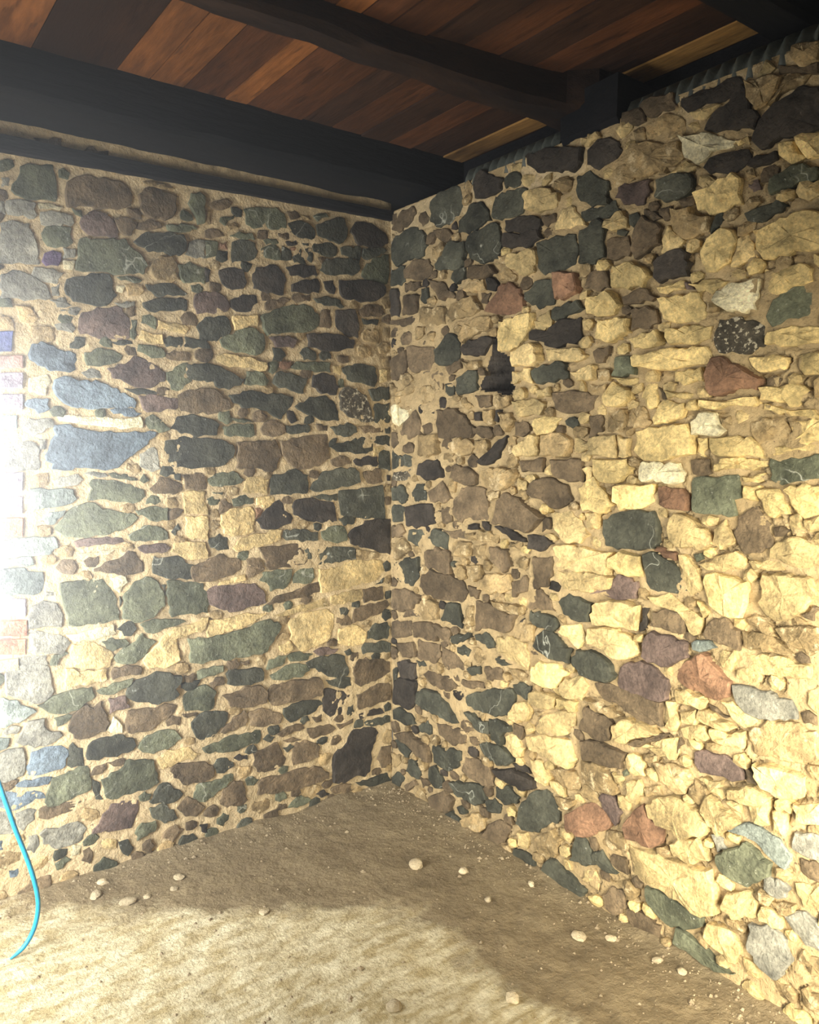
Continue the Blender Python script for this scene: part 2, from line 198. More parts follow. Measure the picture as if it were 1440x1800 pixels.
DATA = """L0
b 1438 1664 1391 1670 1334 1651 1235 1641 1158 1647 1078 1643 1084 1627 1133 1584 1187 1548 1224 1512 1270 1502 1338 1514 1411 1505 1453 1511 1447 1531 1470 1541 1454 1595 1435 1630
G 976 840 907 829 786 841 698 859 621 872 569 835 609 774 636 736 726 726 801 726 861 736 921 728 967 741
N 325 131 317 221 265 248 219 311 158 311 96 291 80 267 112 200 128 95 159 76 205 94 266 76 326 92
Y 388 1061 302 1059 214 1083 61 1070 45 1022 93 981 184 971 259 960 382 954
D 285 1396 167 1405 52 1414 44 1323 37 1251 152 1264 271 1289
Y 542 844 487 874 347 881 311 851 319 801 334 753 391 723 475 711 516 754
G 1439 1107 1376 1111 1292 1108 1263 1068 1243 1028 1235 979 1235 947 1317 942 1415 950 1423 1003 1436 1055
D 1047 1611 986 1627 912 1622 807 1611 771 1594 772 1549 809 1516 915 1506 1016 1508 1043 1530 1053 1579
N 242 1199 183 1234 153 1257 13 1256 12 1170 12 1091 92 1118 168 1137 228 1160
B 563 1612 484 1624 339 1643 333 1588 326 1539 383 1503 452 1492 519 1511 545 1541 558 1571
G 1337 2294 1331 2315 1278 2322 1174 2338 1144 2302 1109 2276 1094 2252 1110 2220 1188 2210 1301 2206 1349 2205
G 645 2108 587 2141 496 2173 423 2175 376 2144 376 2097 418 2070 544 2054 615 2037 633 2064
B 691 179 671 199 592 191 496 199 397 181 347 143 347 117 427 111 483 106 579 119 692 130
G 1406 1359 1362 1382 1313 1390 1284 1363 1218 1349 1172 1342 1156 1325 1199 1290 1267 1268 1356 1264 1414 1268 1451 1301
P 897 1017 867 1036 751 1036 689 1030 651 996 639 941 697 936 797 919 845 942 886 964
G 1321 357 1284 375 1237 386 1231 406 1177 399 1123 386 1108 326 1104 291 1148 274 1213 274 1287 272 1312 300
b 1432 1822 1395 1838 1352 1821 1328 1827 1275 1819 1220 1801 1175 1772 1150 1752 1155 1731 1212 1729 1272 1728 1322 1721 1379 1730 1416 1754 1438 1792
B 625 588 572 591 491 589 393 584 372 542 380 499 464 496 547 499 620 501 639 542
B 753 1589 759 1606 722 1611 647 1612 589 1618 570 1582 558 1553 585 1495 617 1483 649 1496 761 1504 760 1555
B 1373 2472 1367 2501 1305 2537 1242 2539 1173 2532 1144 2498 1150 2462 1186 2441 1241 2432 1308 2430 1370 2415
G 1223 1031 1179 1085 1131 1102 1093 1082 1067 1036 1063 980 1108 941 1162 927 1225 951
G 1055 1078 1005 1073 960 1063 908 1052 891 993 893 931 986 937 1037 932 1052 990
B 217 593 187 633 94 619 15 592 12 544 95 512 180 501 210 526
D 1212 683 1179 710 1103 730 1003 696 1009 669 1032 650 1016 625 1062 605 1123 606 1203 638 1218 652
w 281 1808 252 1846 194 1842 142 1813 120 1764 97 1701 165 1694 217 1712 274 1747
N 508 1356 440 1371 314 1347 300 1297 293 1259 372 1258 455 1275 508 1302
N 277 2297 124 2315 34 2294 34 2269 87 2227 177 2217 263 2227
D 785 1791 706 1810 644 1807 580 1804 502 1795 502 1777 536 1729 562 1699 620 1733 664 1744 726 1742 768 1763
L 1623 829 1551 837 1487 816 1471 720 1520 683 1574 709 1627 739
D 426 1407 411 1437 348 1484 291 1495 203 1494 181 1474 174 1430 211 1419 313 1403 398 1394
B 674 1176 577 1174 476 1179 456 1128 443 1097 525 1079 624 1077 649 1132
P 1335 2060 1281 2085 1196 2093 1172 2060 1162 2035 1169 1983 1235 1978 1294 1979 1342 1985 1346 2019
B 993 1783 948 1807 885 1815 832 1806 786 1768 780 1740 852 1717 921 1715 983 1724
P 1253 1871 1187 1890 1155 1923 1108 1910 1066 1886 1040 1867 1041 1835 1090 1806 1132 1805 1189 1823 1234 1836
B 203 472 126 491 63 500 12 483 12 408 95 405 188 397
D 605 1471 546 1476 512 1493 472 1486 438 1468 439 1389 521 1386 612 1390
D 1388 2152 1364 2179 1297 2202 1233 2205 1224 2156 1210 2132 1246 2093 1310 2092 1362 2096 1385 2118
B 900 1136 840 1165 804 1145 750 1135 750 1094 781 1074 902 1057 948 1062 958 1125
N 218 2507 189 2553 108 2560 78 2547 33 2529 18 2488 56 2464 175 2454
D 455 658 392 673 320 674 262 658 240 596 247 565 321 572 364 592 407 625 442 630
D 496 1754 421 1797 345 1806 310 1783 282 1735 282 1698 346 1697 415 1720 469 1737
L 1583 2329 1548 2343 1495 2342 1483 2311 1468 2247 1464 2210 1553 2199 1588 2199
G 822 2004 750 2043 683 2065 633 2041 628 1979 666 1954 752 1959 811 1978
G 1513 343 1492 406 1433 418 1369 423 1356 371 1357 328 1407 320 1457 307 1510 305
Y 831 1318 776 1344 702 1347 684 1322 691 1241 766 1229 821 1244 838 1285
P 1362 161 1330 206 1288 255 1256 263 1187 245 1188 200 1217 140 1280 148 1332 157
D 962 1908 906 1906 836 1905 771 1880 724 1855 736 1832 785 1813 826 1817 849 1843 907 1841 952 1850
c 1653 1183 1574 1175 1493 1153 1490 1112 1505 1078 1551 1079 1596 1079 1657 1100
D 415 1131 386 1172 316 1154 206 1140 199 1088 302 1084 402 1081
G 1515 2525 1470 2538 1412 2550 1404 2513 1401 2467 1407 2428 1475 2421 1514 2423 1548 2440 1525 2481
N 679 2272 660 2302 585 2323 553 2304 528 2267 542 2203 637 2210 674 2217
B 1226 565 1214 596 1161 596 1090 593 1051 591 1029 581 1058 542 1109 519 1142 503 1206 506 1227 533
N 431 2057 342 2070 286 2068 200 2051 207 2014 308 1995 425 2005
G 711 2520 674 2532 568 2549 530 2528 524 2489 525 2472 601 2460 670 2450 700 2462
N 372 529 307 511 233 478 248 428 264 399 337 394 373 427
B 1428 586 1397 633 1362 652 1337 631 1311 653 1292 601 1283 566 1300 537 1361 524 1410 535 1428 565
B 840 586 779 592 741 609 664 595 639 566 646 519 704 512 805 532
G 161 2329 146 2367 86 2417 18 2439 12 2391 26 2308 79 2308 139 2313
B 708 312 669 321 596 336 577 294 557 258 578 225 658 220 690 228 709 263
B 1123 2501 1096 2531 1044 2536 1007 2527 980 2522 981 2470 998 2441 1025 2426 1084 2427 1119 2447
Y 1156 783 1111 826 1055 873 1022 857 1012 794 1007 759 1070 736 1135 747
Y 899 903 760 908 633 898 698 865 798 843 895 833
G 1332 1396 1320 1472 1280 1471 1200 1454 1132 1430 1128 1404 1150 1383 1222 1386 1293 1400
D 266 1925 237 1938 149 1950 88 1934 81 1878 96 1852 186 1867 237 1877
G 905 393 807 413 732 409 674 408 675 359 758 348 857 353 917 367 929 387
D 914 536 854 524 817 510 831 460 880 423 916 419 951 433 973 501
B 1063 326 1034 348 918 332 883 305 884 258 991 250 1047 294
D 1143 2332 1095 2375 1016 2387 956 2385 946 2345 969 2305 1007 2300 1034 2312 1087 2304 1123 2320
N 678 1287 633 1332 574 1370 548 1328 509 1290 522 1266 589 1246 653 1251
D 1024 1659 1000 1703 938 1715 881 1699 829 1678 842 1633 912 1628 985 1638
D 1373 462 1362 497 1321 515 1259 517 1196 487 1187 457 1219 437 1282 435 1343 439 1368 445
L 1589 2161 1532 2182 1479 2165 1444 2141 1432 2099 1496 2087 1592 2082
D 385 2511 323 2538 289 2555 246 2556 232 2517 240 2474 275 2445 338 2460 379 2465
c 1646 1269 1579 1279 1452 1275 1439 1234 1468 1211 1519 1210 1604 1217 1647 1235
D 367 2327 339 2378 248 2390 175 2393 168 2358 205 2323 291 2313 340 2313
D 1102 1176 991 1161 981 1143 947 1129 954 1074 1049 1083 1109 1111
Y 1403 881 1349 883 1290 848 1260 816 1277 776 1352 783 1401 797 1414 846
G 1529 680 1472 705 1414 715 1340 712 1331 678 1382 643 1436 630 1493 647
N 292 2170 199 2179 177 2126 178 2059 221 2061 293 2098
L 1541 214 1517 228 1460 222 1410 224 1377 187 1393 148 1433 139 1482 137 1529 173
Y 290 785 201 792 148 752 156 701 246 701 298 722
B 208 864 124 880 30 882 14 860 78 822 155 805 216 800
b 1501 1939 1469 1951 1433 1939 1396 1922 1359 1915 1361 1860 1380 1849 1445 1851 1481 1868 1508 1886
B 529 270 508 316 467 319 425 297 389 270 397 226 468 218 523 218
G 999 616 911 646 864 608 878 540 925 538 995 552
b 1574 463 1554 515 1507 525 1454 518 1431 497 1442 441 1500 429 1566 435
D 879 2087 797 2099 774 2069 777 2032 846 1997 903 1998 914 2046
D 305 1575 326 1588 239 1612 165 1631 113 1619 105 1568 166 1556 269 1563
D 567 479 506 491 394 483 373 459 437 427 534 410 561 440
Y 785 1184 748 1222 666 1234 562 1245 570 1203 641 1185 718 1167 767 1165
P 876 2184 819 2184 778 2151 785 2117 844 2101 913 2094 923 2125 916 2169
G 1181 445 1142 486 1087 497 1037 486 1009 446 1044 425 1123 409 1166 425
L 1675 528 1607 543 1580 536 1574 473 1584 439 1639 428 1678 438
c 1667 732 1592 712 1557 680 1530 659 1586 630 1649 623 1671 627
L 1590 1586 1558 1605 1504 1605 1487 1580 1490 1511 1571 1503 1605 1523
D 820 670 801 691 663 668 657 618 696 613 766 613 815 628
B 862 139 849 184 798 219 761 209 749 176 737 123 763 106 838 120
B 639 935 593 966 458 993 388 1005 382 960 459 944 580 934
L 1559 629 1507 629 1500 586 1457 571 1448 554 1487 531 1544 528 1602 562
Y 1094 846 1043 883 987 897 893 914 905 867 988 847 1017 848
B 1321 1147 1280 1169 1229 1176 1197 1205 1171 1197 1145 1158 1146 1120 1184 1113 1251 1125 1321 1137
G 650 1073 518 1073 519 1042 546 997 619 986 631 1024 670 1039
W 1427 1699 1332 1696 1208 1693 1135 1700 1131 1658 1209 1652 1309 1666 1419 1679
N 406 1887 365 1901 309 1892 281 1845 295 1808 366 1811 414 1839
L 1534 1036 1497 1052 1451 1037 1433 993 1439 948 1546 957 1545 1008
B 730 487 679 501 627 484 574 455 581 419 654 416 719 436
D 572 1891 513 1894 434 1874 441 1850 455 1808 501 1818 579 1838 592 1849
G 956 241 872 243 798 249 798 225 848 201 886 175 922 161 969 186
c 1528 1444 1418 1445 1384 1439 1371 1403 1391 1388 1457 1376 1518 1369 1521 1414
Y 1112 384 1067 413 981 405 935 365 965 349 1034 350 1091 339
G 625 631 551 661 490 663 455 651 435 623 477 599 545 598 612 610
L 1547 942 1501 941 1445 923 1408 886 1438 849 1532 864
Y 830 1943 764 1953 691 1947 623 1928 623 1894 673 1897 735 1905 801 1907 836 1927
G 1260 811 1197 850 1153 887 1132 862 1100 846 1133 818 1166 785 1209 776 1251 788
P 1324 2389 1295 2413 1241 2417 1207 2382 1199 2339 1253 2336 1302 2334 1325 2350
D 140 751 93 784 30 782 14 754 31 702 94 705 140 718
b 1675 407 1568 378 1519 358 1513 338 1579 329 1625 321 1677 366
T 1077 2270 1050 2294 1002 2300 981 2272 992 2244 971 2215 1010 2200 1063 2205 1084 2233
Y 985 1414 894 1417 884 1321 976 1332
D 761 2387 695 2402 665 2396 653 2364 666 2335 733 2315 763 2305 768 2348
Y 1024 1219 898 1215 888 1152 980 1154 1036 1187
Y 1430 796 1353 778 1287 772 1288 729 1364 722 1432 734
G 379 1221 336 1243 257 1238 243 1174 294 1165 358 1182
D 206 61 128 61 65 66 32 65 12 26 12 0 12 0 97 13 190 44
Y 332 936 267 948 169 950 170 905 274 891 332 905
D 1118 2116 1070 2137 978 2151 951 2144 952 2101 1077 2084 1114 2101
G 1035 1867 990 1896 951 1909 958 1869 935 1840 976 1805 1020 1804 1035 1840
Y 976 1321 884 1316 886 1220 967 1237
D 556 1238 482 1240 393 1222 393 1185 469 1184 543 1196 563 1215
P 1144 1778 1069 1781 1026 1772 993 1773 994 1735 1066 1717 1114 1716 1134 1747
Y 614 884 527 903 361 933 333 892 459 882 555 876
N 817 2271 757 2290 715 2284 704 2236 717 2212 765 2201 806 2218
D 171 677 156 701 78 696 12 679 15 640 94 645 164 650
D 97 1777 12 1786 12 1696 97 1695
D 1144 222 1104 279 1070 282 1026 242 1009 220 1038 199 1072 196
G 513 1917 480 1942 399 1947 322 1946 323 1903 392 1900 467 1908
G 981 2272 936 2288 874 2270 876 2210 960 2206 976 2236
Y 725 1451 694 1468 618 1454 625 1390 738 1406
B 1543 298 1514 312 1458 306 1398 296 1348 283 1389 272 1458 264 1507 257 1539 271
D 518 2496 459 2516 426 2510 392 2487 393 2452 453 2443 505 2464
B 162 949 54 951 54 891 155 884
G 1195 1263 1152 1282 1120 1296 1082 1288 1045 1264 1045 1237 1111 1236 1185 1241
N 502 2253 455 2276 381 2290 368 2257 375 2232 456 2224 502 2224
G 881 1461 845 1483 773 1492 725 1457 768 1435 846 1432 876 1444
5 1647 1351 1550 1346 1553 1282 1649 1284
3 1658 1076 1552 1064 1554 1004 1660 1017
G 1330 1921 1290 1939 1236 1938 1196 1920 1202 1904 1263 1880 1322 1877 1331 1897
N 772 2162 723 2189 662 2190 656 2163 688 2126 749 2120 772 2135
D 400 2433 312 2450 283 2432 290 2396 353 2388 400 2399
G 1456 2315 1442 2341 1358 2349 1355 2297 1375 2279 1439 2275 1452 2292
B 1111 1430 1072 1477 1039 1471 985 1442 985 1420 1019 1405 1095 1413
D 127 1839 66 1854 12 1856 12 1799 104 1789 119 1814
3 1641 1505 1544 1503 1547 1439 1643 1443
B 88 140 64 196 12 190 12 107 64 93
5 1661 1003 1550 988 1552 933 1663 949
B 1039 170 992 204 950 172 922 144 959 112 1005 126
G 812 1667 769 1679 683 1680 678 1634 734 1628 806 1634
B 177 2181 132 2210 57 2211 34 2176 87 2159 155 2152
N 527 2319 468 2338 394 2341 381 2302 428 2291 508 2287
G 1163 921 1108 936 1064 930 981 908 1021 896 1088 883 1137 885
3 1644 1423 1547 1420 1550 1361 1646 1361
G 924 2542 891 2553 868 2541 871 2440 899 2431 915 2470 936 2503
B 984 1480 927 1490 892 1472 894 1422 930 1417 974 1425
B 653 1658 633 1687 588 1699 543 1676 537 1647 583 1629 640 1635
B 459 368 395 368 338 362 309 336 367 316 438 319
W 1426 920 1348 925 1257 934 1247 900 1329 885 1407 897
D 1145 199 1100 204 1050 167 1034 128 1086 119 1135 156
G 505 1053 478 1069 416 1069 409 1026 430 1003 512 1011
D 332 1673 289 1674 239 1693 195 1675 188 1650 225 1631 297 1637
5 1663 934 1557 924 1559 868 1665 885
D 1106 2184 1047 2196 1004 2201 966 2179 945 2166 1000 2154 1070 2147 1096 2165
D 75 1574 12 1568 12 1535 12 1489 13 1477 75 1491
B 850 434 793 488 743 507 731 475 744 441 794 428 831 424
L 1144 1563 1091 1589 1075 1557 1066 1504 1099 1493 1146 1516
L 1678 336 1625 321 1610 245 1628 240 1682 245
Y 767 2102 657 2118 658 2073 714 2057 756 2048
B 159 1474 67 1491 52 1427 136 1423
D 960 2005 894 1999 878 1999 858 1969 927 1964 966 1967
G 1166 1352 1113 1365 1042 1357 1044 1308 1087 1305 1125 1323 1156 1335
N 211 1525 151 1543 82 1543 76 1509 106 1498 196 1506
3 1630 1766 1534 1769 1536 1716 1632 1714
3 1628 1836 1532 1841 1534 1788 1630 1785
L 1563 2405 1514 2418 1470 2412 1468 2370 1477 2359 1530 2360 1560 2360
D 268 2434 226 2446 160 2450 168 2394 212 2395 262 2406
D 153 2445 94 2459 48 2465 25 2456 71 2425 131 2399 161 2413
P 608 2032 524 2044 479 2030 499 1994 577 1994
B 725 1133 668 1134 643 1084 682 1064 720 1056
G 704 1889 636 1887 611 1854 624 1836 718 1838
D 357 565 307 563 232 556 225 516 263 509 329 534
P 1386 1251 1337 1262 1272 1263 1216 1254 1211 1238 1248 1230 1318 1235 1377 1229
L 1458 2386 1403 2395 1352 2389 1348 2365 1358 2354 1414 2345 1455 2344
T 198 1133 76 1110 77 1084 169 1079 199 1107
D 402 2206 340 2224 270 2214 249 2186 264 2179 327 2184 382 2191
L 934 2362 872 2376 874 2307 908 2303 952 2312
D 158 331 95 338 15 335 12 304 64 297 150 316
D 886 1220 838 1245 803 1226 798 1179 846 1177 875 1191
1 1622 1972 1557 1978 1564 1911 1625 1902
G 1325 693 1263 714 1190 718 1198 698 1212 689 1265 671 1315 681
D 1431 492 1415 520 1382 491 1379 426 1423 426 1438 440
D 128 1625 51 1638 12 1632 12 1587 59 1594 107 1608
L 1519 1688 1451 1689 1438 1659 1499 1629 1543 1653
B 1272 754 1261 773 1194 767 1157 756 1163 729 1216 733 1268 726
L 1483 2198 1424 2201 1387 2191 1412 2149 1456 2152 1493 2173
2 1625 1893 1529 1899 1531 1856 1627 1850
W 1514 1823 1455 1840 1442 1812 1462 1767 1516 1775
B 187 1675 89 1682 43 1677 51 1651 150 1644
L 1616 309 1570 317 1543 304 1553 270 1592 239 1614 270
Y 1062 2059 992 2055 942 2038 959 2015 1020 2021 1068 2028
G 1120 1695 1093 1711 1056 1685 1024 1654 1051 1643 1105 1653 1120 1674
G 640 2377 571 2403 552 2378 552 2344 603 2343 634 2355
D 536 1676 436 1684 423 1654 477 1642 537 1647
G 1138 1965 1080 1964 1048 1956 1038 1925 1071 1918 1108 1926 1144 1939
P 1286 659 1223 658 1219 630 1203 610 1235 606 1282 599
B 362 2163 320 2167 314 2126 321 2090 370 2091
N 188 377 126 384 63 379 48 355 111 354 181 349
B 341 63 281 74 229 60 229 27 311 35
B 326 1527 276 1551 233 1538 218 1513 269 1501 319 1508
G 544 703 482 712 420 690 448 669 531 676
B 602 374 548 394 473 390 466 370 535 360 576 356
B 625 2166 548 2197 509 2189 562 2150 625 2138
Y 1126 2018 1047 2008 1043 1972 1107 1973 1138 1986
G 539 57 484 74 435 42 470 26 553 36
G 1304 876 1268 887 1217 874 1202 856 1218 842 1265 833
G 644 658 630 698 584 709 544 703 558 674 598 663
4 1633 1695 1555 1696 1556 1653 1635 1652
L 1586 863 1491 855 1487 821 1587 833
c 1626 1214 1528 1211 1520 1180 1583 1181 1644 1191
B 1212 2402 1151 2411 1131 2384 1153 2351 1183 2351 1203 2378
G 939 702 898 707 832 708 832 684 887 676 940 668
B 1038 1935 1005 1953 961 1951 939 1942 945 1915 990 1912 1033 1920
G 782 1379 745 1394 689 1381 689 1358 745 1349 776 1350
P 1160 1213 1111 1220 1057 1221 1035 1203 1052 1188 1112 1187 1155 1202
D 426 1376 292 1384 292 1353 383 1362
b 1531 1736 1499 1756 1453 1757 1450 1718 1487 1703 1527 1726
Y 676 1380 599 1383 593 1359 626 1337 677 1351
B 304 838 245 843 216 800 275 796 304 812
L 1449 1471 1426 1485 1368 1494 1349 1473 1369 1453 1417 1450 1445 1461
G 872 2376 820 2379 827 2324 874 2307
B 1098 65 1069 97 1041 101 1012 75 1042 54 1059 36
b 1612 411 1580 423 1529 420 1487 410 1502 387 1558 391 1604 403
P 420 702 363 713 291 695 335 676 392 679
D 1042 1988 1020 2005 971 2004 966 1983 988 1960 1032 1962
V 1449 2250 1422 2263 1394 2257 1395 2233 1405 2213 1446 2207 1459 2220
W 1266 1110 1210 1110 1200 1088 1232 1048 1252 1066
B 496 2214 416 2222 416 2193 483 2180 503 2196
B 1126 2400 1089 2421 1042 2413 1037 2399 1090 2380 1132 2379
B 837 1324 836 1364 812 1386 782 1356 794 1336 825 1324
Y 105 1587 44 1587 64 1560 105 1543
c 1482 1338 1463 1361 1411 1364 1419 1346 1450 1316 1474 1317
D 286 1271 256 1282 197 1273 205 1248 257 1238
D 500 2362 460 2402 441 2376 434 2342 488 2341
B 840 2525 793 2544 758 2534 771 2515 812 2498 852 2507
T 1183 2175 1122 2182 1107 2164 1128 2141 1169 2136 1174 2161
G 1020 2412 938 2425 899 2415 933 2399 1016 2392
N 354 2282 305 2293 291 2259 298 2235 340 2248
D 1266 99 1229 99 1209 59 1231 32 1252 50
W 1296 540 1267 585 1237 546 1238 518
b 1248 1723 1197 1730 1161 1731 1135 1710 1192 1699 1233 1708
L 1574 213 1546 215 1538 171 1558 145 1585 164
Y 583 752 529 768 516 730 557 711
G 773 2407 731 2430 676 2432 664 2407 731 2402
Y 1343 122 1312 129 1271 111 1272 78 1324 94
D 545 2401 506 2390 500 2351 552 2344
B 308 356 219 363 219 344 287 325
G 1120 2070 1093 2077 1067 2064 1073 2022 1100 2035 1126 2043
Y 66 1929 27 1931 27 1881 66 1873
D 55 1053 29 1067 12 1052 12 1019 38 1015 49 1035
B 871 2414 819 2427 791 2404 826 2394 872 2387
D 1195 1802 1127 1805 1080 1796 1069 1786 1107 1779 1169 1788
Y 855 1035 782 1062 732 1069 726 1045 794 1040
D 162 2146 72 2148 80 2122 148 2122
B 1357 387 1344 412 1298 417 1299 395 1320 379 1357 380
L 1221 2106 1144 2119 1150 2092 1198 2093
G 1482 815 1465 852 1449 850 1414 851 1448 836 1458 811
c 1668 587 1620 581 1630 548 1670 537
D 821 2346 780 2347 781 2314 804 2300 828 2308
D 1004 662 928 666 946 640 987 631 1004 645
B 1037 1346 1015 1355 980 1346 999 1322 1038 1307
D 456 1171 428 1175 422 1107 450 1109
B 1176 60 1143 73 1127 45 1144 16 1177 38
N 535 1735 502 1736 483 1695 510 1683 529 1706
B 1394 105 1369 114 1360 72 1371 48 1401 69
D 1351 365 1326 348 1327 304 1318 280 1343 287 1352 322
D 249 423 218 429 211 395 249 376
D 440 2405 407 2415 400 2387 408 2351 428 2360
L 1342 1851 1312 1868 1278 1859 1274 1834 1318 1832
L 1426 2012 1369 2022 1356 2004 1366 1988 1417 1994
R 559 1938 506 1941 513 1911 540 1904 565 1914
G 610 1929 571 1937 572 1902 592 1884 611 1894
B 1472 2626 1381 2641 1382 2617 1450 2612
G 1162 2051 1141 2052 1143 1996 1153 1979 1167 1987
N 420 64 370 70 341 43 385 35
G 1260 1492 1199 1490 1163 1474 1158 1463 1199 1469 1245 1476
G 1475 622 1426 628 1412 620 1427 602 1466 589
B 524 2540 485 2552 459 2528 505 2509
W 1428 140 1394 127 1405 97 1435 96
G 807 2472 747 2492 754 2475 790 2442 813 2455
G 1493 87 1454 102 1435 85 1465 62 1485 58
L 1437 2094 1385 2109 1367 2081 1414 2072
Y 308 1934 266 1937 273 1894 309 1904
W 1373 1208 1274 1211 1222 1217 1269 1195 1349 1201
L 1389 2277 1347 2278 1348 2249 1390 2239
G 399 2543 337 2565 323 2550 378 2523
W 1466 2413 1421 2420 1384 2412 1394 2401 1458 2395
R 683 1340 645 1332 657 1308 684 1293
B 395 1684 339 1679 339 1655 381 1654
D 334 1601 311 1624 290 1625 301 1596 331 1584
N 797 315 771 327 734 312 734 294 772 297
G 1575 2531 1536 2539 1532 2521 1550 2504 1576 2494
L 1406 2063 1368 2076 1334 2075 1350 2049 1383 2050
L 1641 606 1613 625 1582 614 1597 591 1632 594
T 1106 2550 1043 2556 985 2546 1044 2536
B 1177 2092 1145 2103 1146 2067 1161 2061 1179 2071
B 430 413 380 416 381 384 409 383
G 1208 2198 1167 2208 1116 2198 1127 2187 1193 2189
B 1307 2618 1278 2639 1254 2619 1224 2635 1225 2616 1274 2611
T 869 2488 847 2487 848 2439 871 2435
W 1390 2234 1348 2239 1359 2204 1387 2205
B 1298 417 1236 419 1231 401 1273 395
D 1250 1967 1205 1976 1164 1973 1159 1964 1190 1956 1235 1963
B 594 66 560 57 553 36 607 38
N 948 74 912 69 913 28 937 41
b 1642 109 1610 114 1607 77 1639 82
N 874 2275 852 2267 858 2223 876 2216
B 569 336 522 344 480 322 549 325
G 288 1869 259 1882 252 1846 281 1839
G 627 2412 570 2426 558 2411 615 2397
D 662 363 635 381 609 363 629 343
L 1577 2476 1551 2481 1539 2465 1548 2449 1574 2445
D 570 305 536 316 515 299 550 281
L 1431 2137 1402 2155 1404 2111 1427 2109
T 784 2443 748 2465 730 2446 772 2429
L 1349 1494 1290 1497 1260 1481 1290 1477
D 1034 1263 1005 1295 994 1272 1017 1246
G 787 1701 708 1697 683 1686 745 1685
D 261 678 232 686 209 663 247 656
N 532 2420 480 2433 473 2417 519 2405
b 1678 234 1656 227 1657 191 1679 193
B 1007 543 943 536 949 520 1001 530
D 43 1670 12 1677 12 1645 36 1645
R 815 2374 785 2384 780 2352 809 2353
T 1550 2613 1485 2618 1477 2611 1529 2600
L 1490 1615 1468 1615 1469 1580 1487 1580
G 1147 1463 1131 1489 1110 1462 1132 1452
L 1580 2407 1567 2400 1564 2359 1582 2356
D 1017 1486 989 1486 990 1458 1012 1464
G 1356 2417 1323 2413 1319 2389 1343 2395
W 1209 2167 1179 2171 1189 2144 1210 2147
B 380 2378 339 2378 360 2352
T 452 2540 419 2540 412 2524 446 2524
B 758 713 720 713 720 695 752 700
R 516 2393 480 2405 487 2387 506 2389
D 93 962 46 990 53 964
D 1077 1064 1056 1062 1062 1018
L 1487 1081 1459 1078 1459 1063 1487 1066
N 28 1458 12 1457 12 1431 28 1432
G 865 1410 817 1409 823 1397 859 1404
D 453 2426 420 2431 420 2419 447 2415
D 1233 1038 1223 1020 1234 995
L1
T 2332 2244 2362 2279 2330 2341 2241 2320 2225 2259
T 1881 2147 1827 2161 1795 2105 1852 2055 1907 2077
B 2065 169 2032 160 2022 128 2046 106 2102 110 2120 145 2114 169
G 2049 2463 2031 2479 2008 2481 1977 2459 1969 2431 2016 2430 2044 2429
G 2070 454 2070 403 2146 396 2192 448 2141 485
G 2520 320 2471 334 2426 303 2452 265 2515 274
T 2330 0 2389 0 2449 8 2463 63 2360 81 2315 44
B 2501 502 2541 526 2536 547 2502 574 2464 567 2450 531 2466 505
T 2219 766 2223 815 2175 821 2140 812 2133 768 2176 756
T 2508 2017 2502 2041 2458 2066 2413 2061 2400 2019 2404 1990 2472 1986
G 2479 2580 2404 2579 2392 2506 2492 2471 2524 2514
B 1895 671 1877 654 1883 620 1929 608 1954 629 1958 657 1928 674
G 2427 774 2437 738 2488 709 2564 731 2551 773 2487 787
B 2094 2026 2090 1997 2120 1966 2165 1970 2191 2012 2185 2038 2128 2050
G 1819 69 1778 49 1770 0 1864 0 1902 1 1886 60
B 1813 2262 1899 2284 1894 2357 1798 2366 1771 2303
G 1932 303 1911 328 1860 325 1852 287 1867 262 1911 268
T 1872 766 1895 817 1875 852 1807 864 1775 840 1766 771 1829 772
T 1783 2556 1728 2524 1715 2470 1783 2457 1817 2505
B 2212 617 2253 589 2296 596 2282 654 2215 661
D 1866 516 1811 494 1816 462 1865 429 1926 440 1916 502
T 2160 289 2161 252 2204 234 2270 249 2260 274 2230 317 2187 309
D 2084 2141 2129 2161 2138 2211 2084 2210 2040 2187 2043 2166
G 2455 2156 2495 2148 2531 2171 2529 2190 2500 2204 2451 2208 2450 2183
D 2234 2491 2239 2525 2244 2553 2189 2559 2165 2539 2166 2514 2205 2499
G 2246 2083 2315 2070 2369 2114 2351 2154 2287 2165 2242 2120
D 2110 2304 2108 2344 2078 2364 2030 2348 2036 2305 2074 2287
B 2525 2408 2466 2399 2452 2371 2444 2354 2495 2340 2532 2345 2537 2384
T 10 2024 38 2000 66 2001 78 2029 53 2053 9 2044
D 2386 394 2392 421 2370 440 2340 449 2332 419 2334 386
D 718 17 726 0 764 0 792 14 784 31 742 48 720 39
T 1843 196 1780 190 1773 148 1813 124 1864 153
G 2512 178 2489 203 2456 198 2415 163 2427 142 2481 128 2515 144
G 2157 0 2203 1 2205 39 2171 52 2120 44 2115 11
D 2277 95 2331 116 2324 157 2255 180 2195 160 2212 107
T 2258 2445 2260 2401 2290 2397 2356 2387 2370 2422 2357 2464 2312 2476
G 2115 573 2069 605 2005 582 2023 538 2084 543
T 1964 711 2043 715 2061 766 2020 798 1957 760
T 1704 2000 1721 2053 1685 2072 1620 2040 1652 2002
T 1676 2179 1710 2175 1756 2200 1738 2234 1670 2233
G 1918 2041 1900 1991 1940 1956 2000 1976 2002 2019
G 2027 196 2094 198 2101 256 2066 288 2038 288 1978 282 1970 229
T 2341 535 2291 554 2250 524 2272 480 2323 466 2339 508
G 1636 2388 1698 2356 1741 2373 1739 2435 1666 2433
G 1823 386 1783 403 1734 385 1727 354 1771 336 1811 344
T 2353 660 2372 595 2434 585 2492 617 2478 649 2433 694 2353 696
G 1769 655 1807 683 1808 706 1774 721 1738 706 1734 681
B 1762 548 1815 561 1814 604 1754 616 1734 576
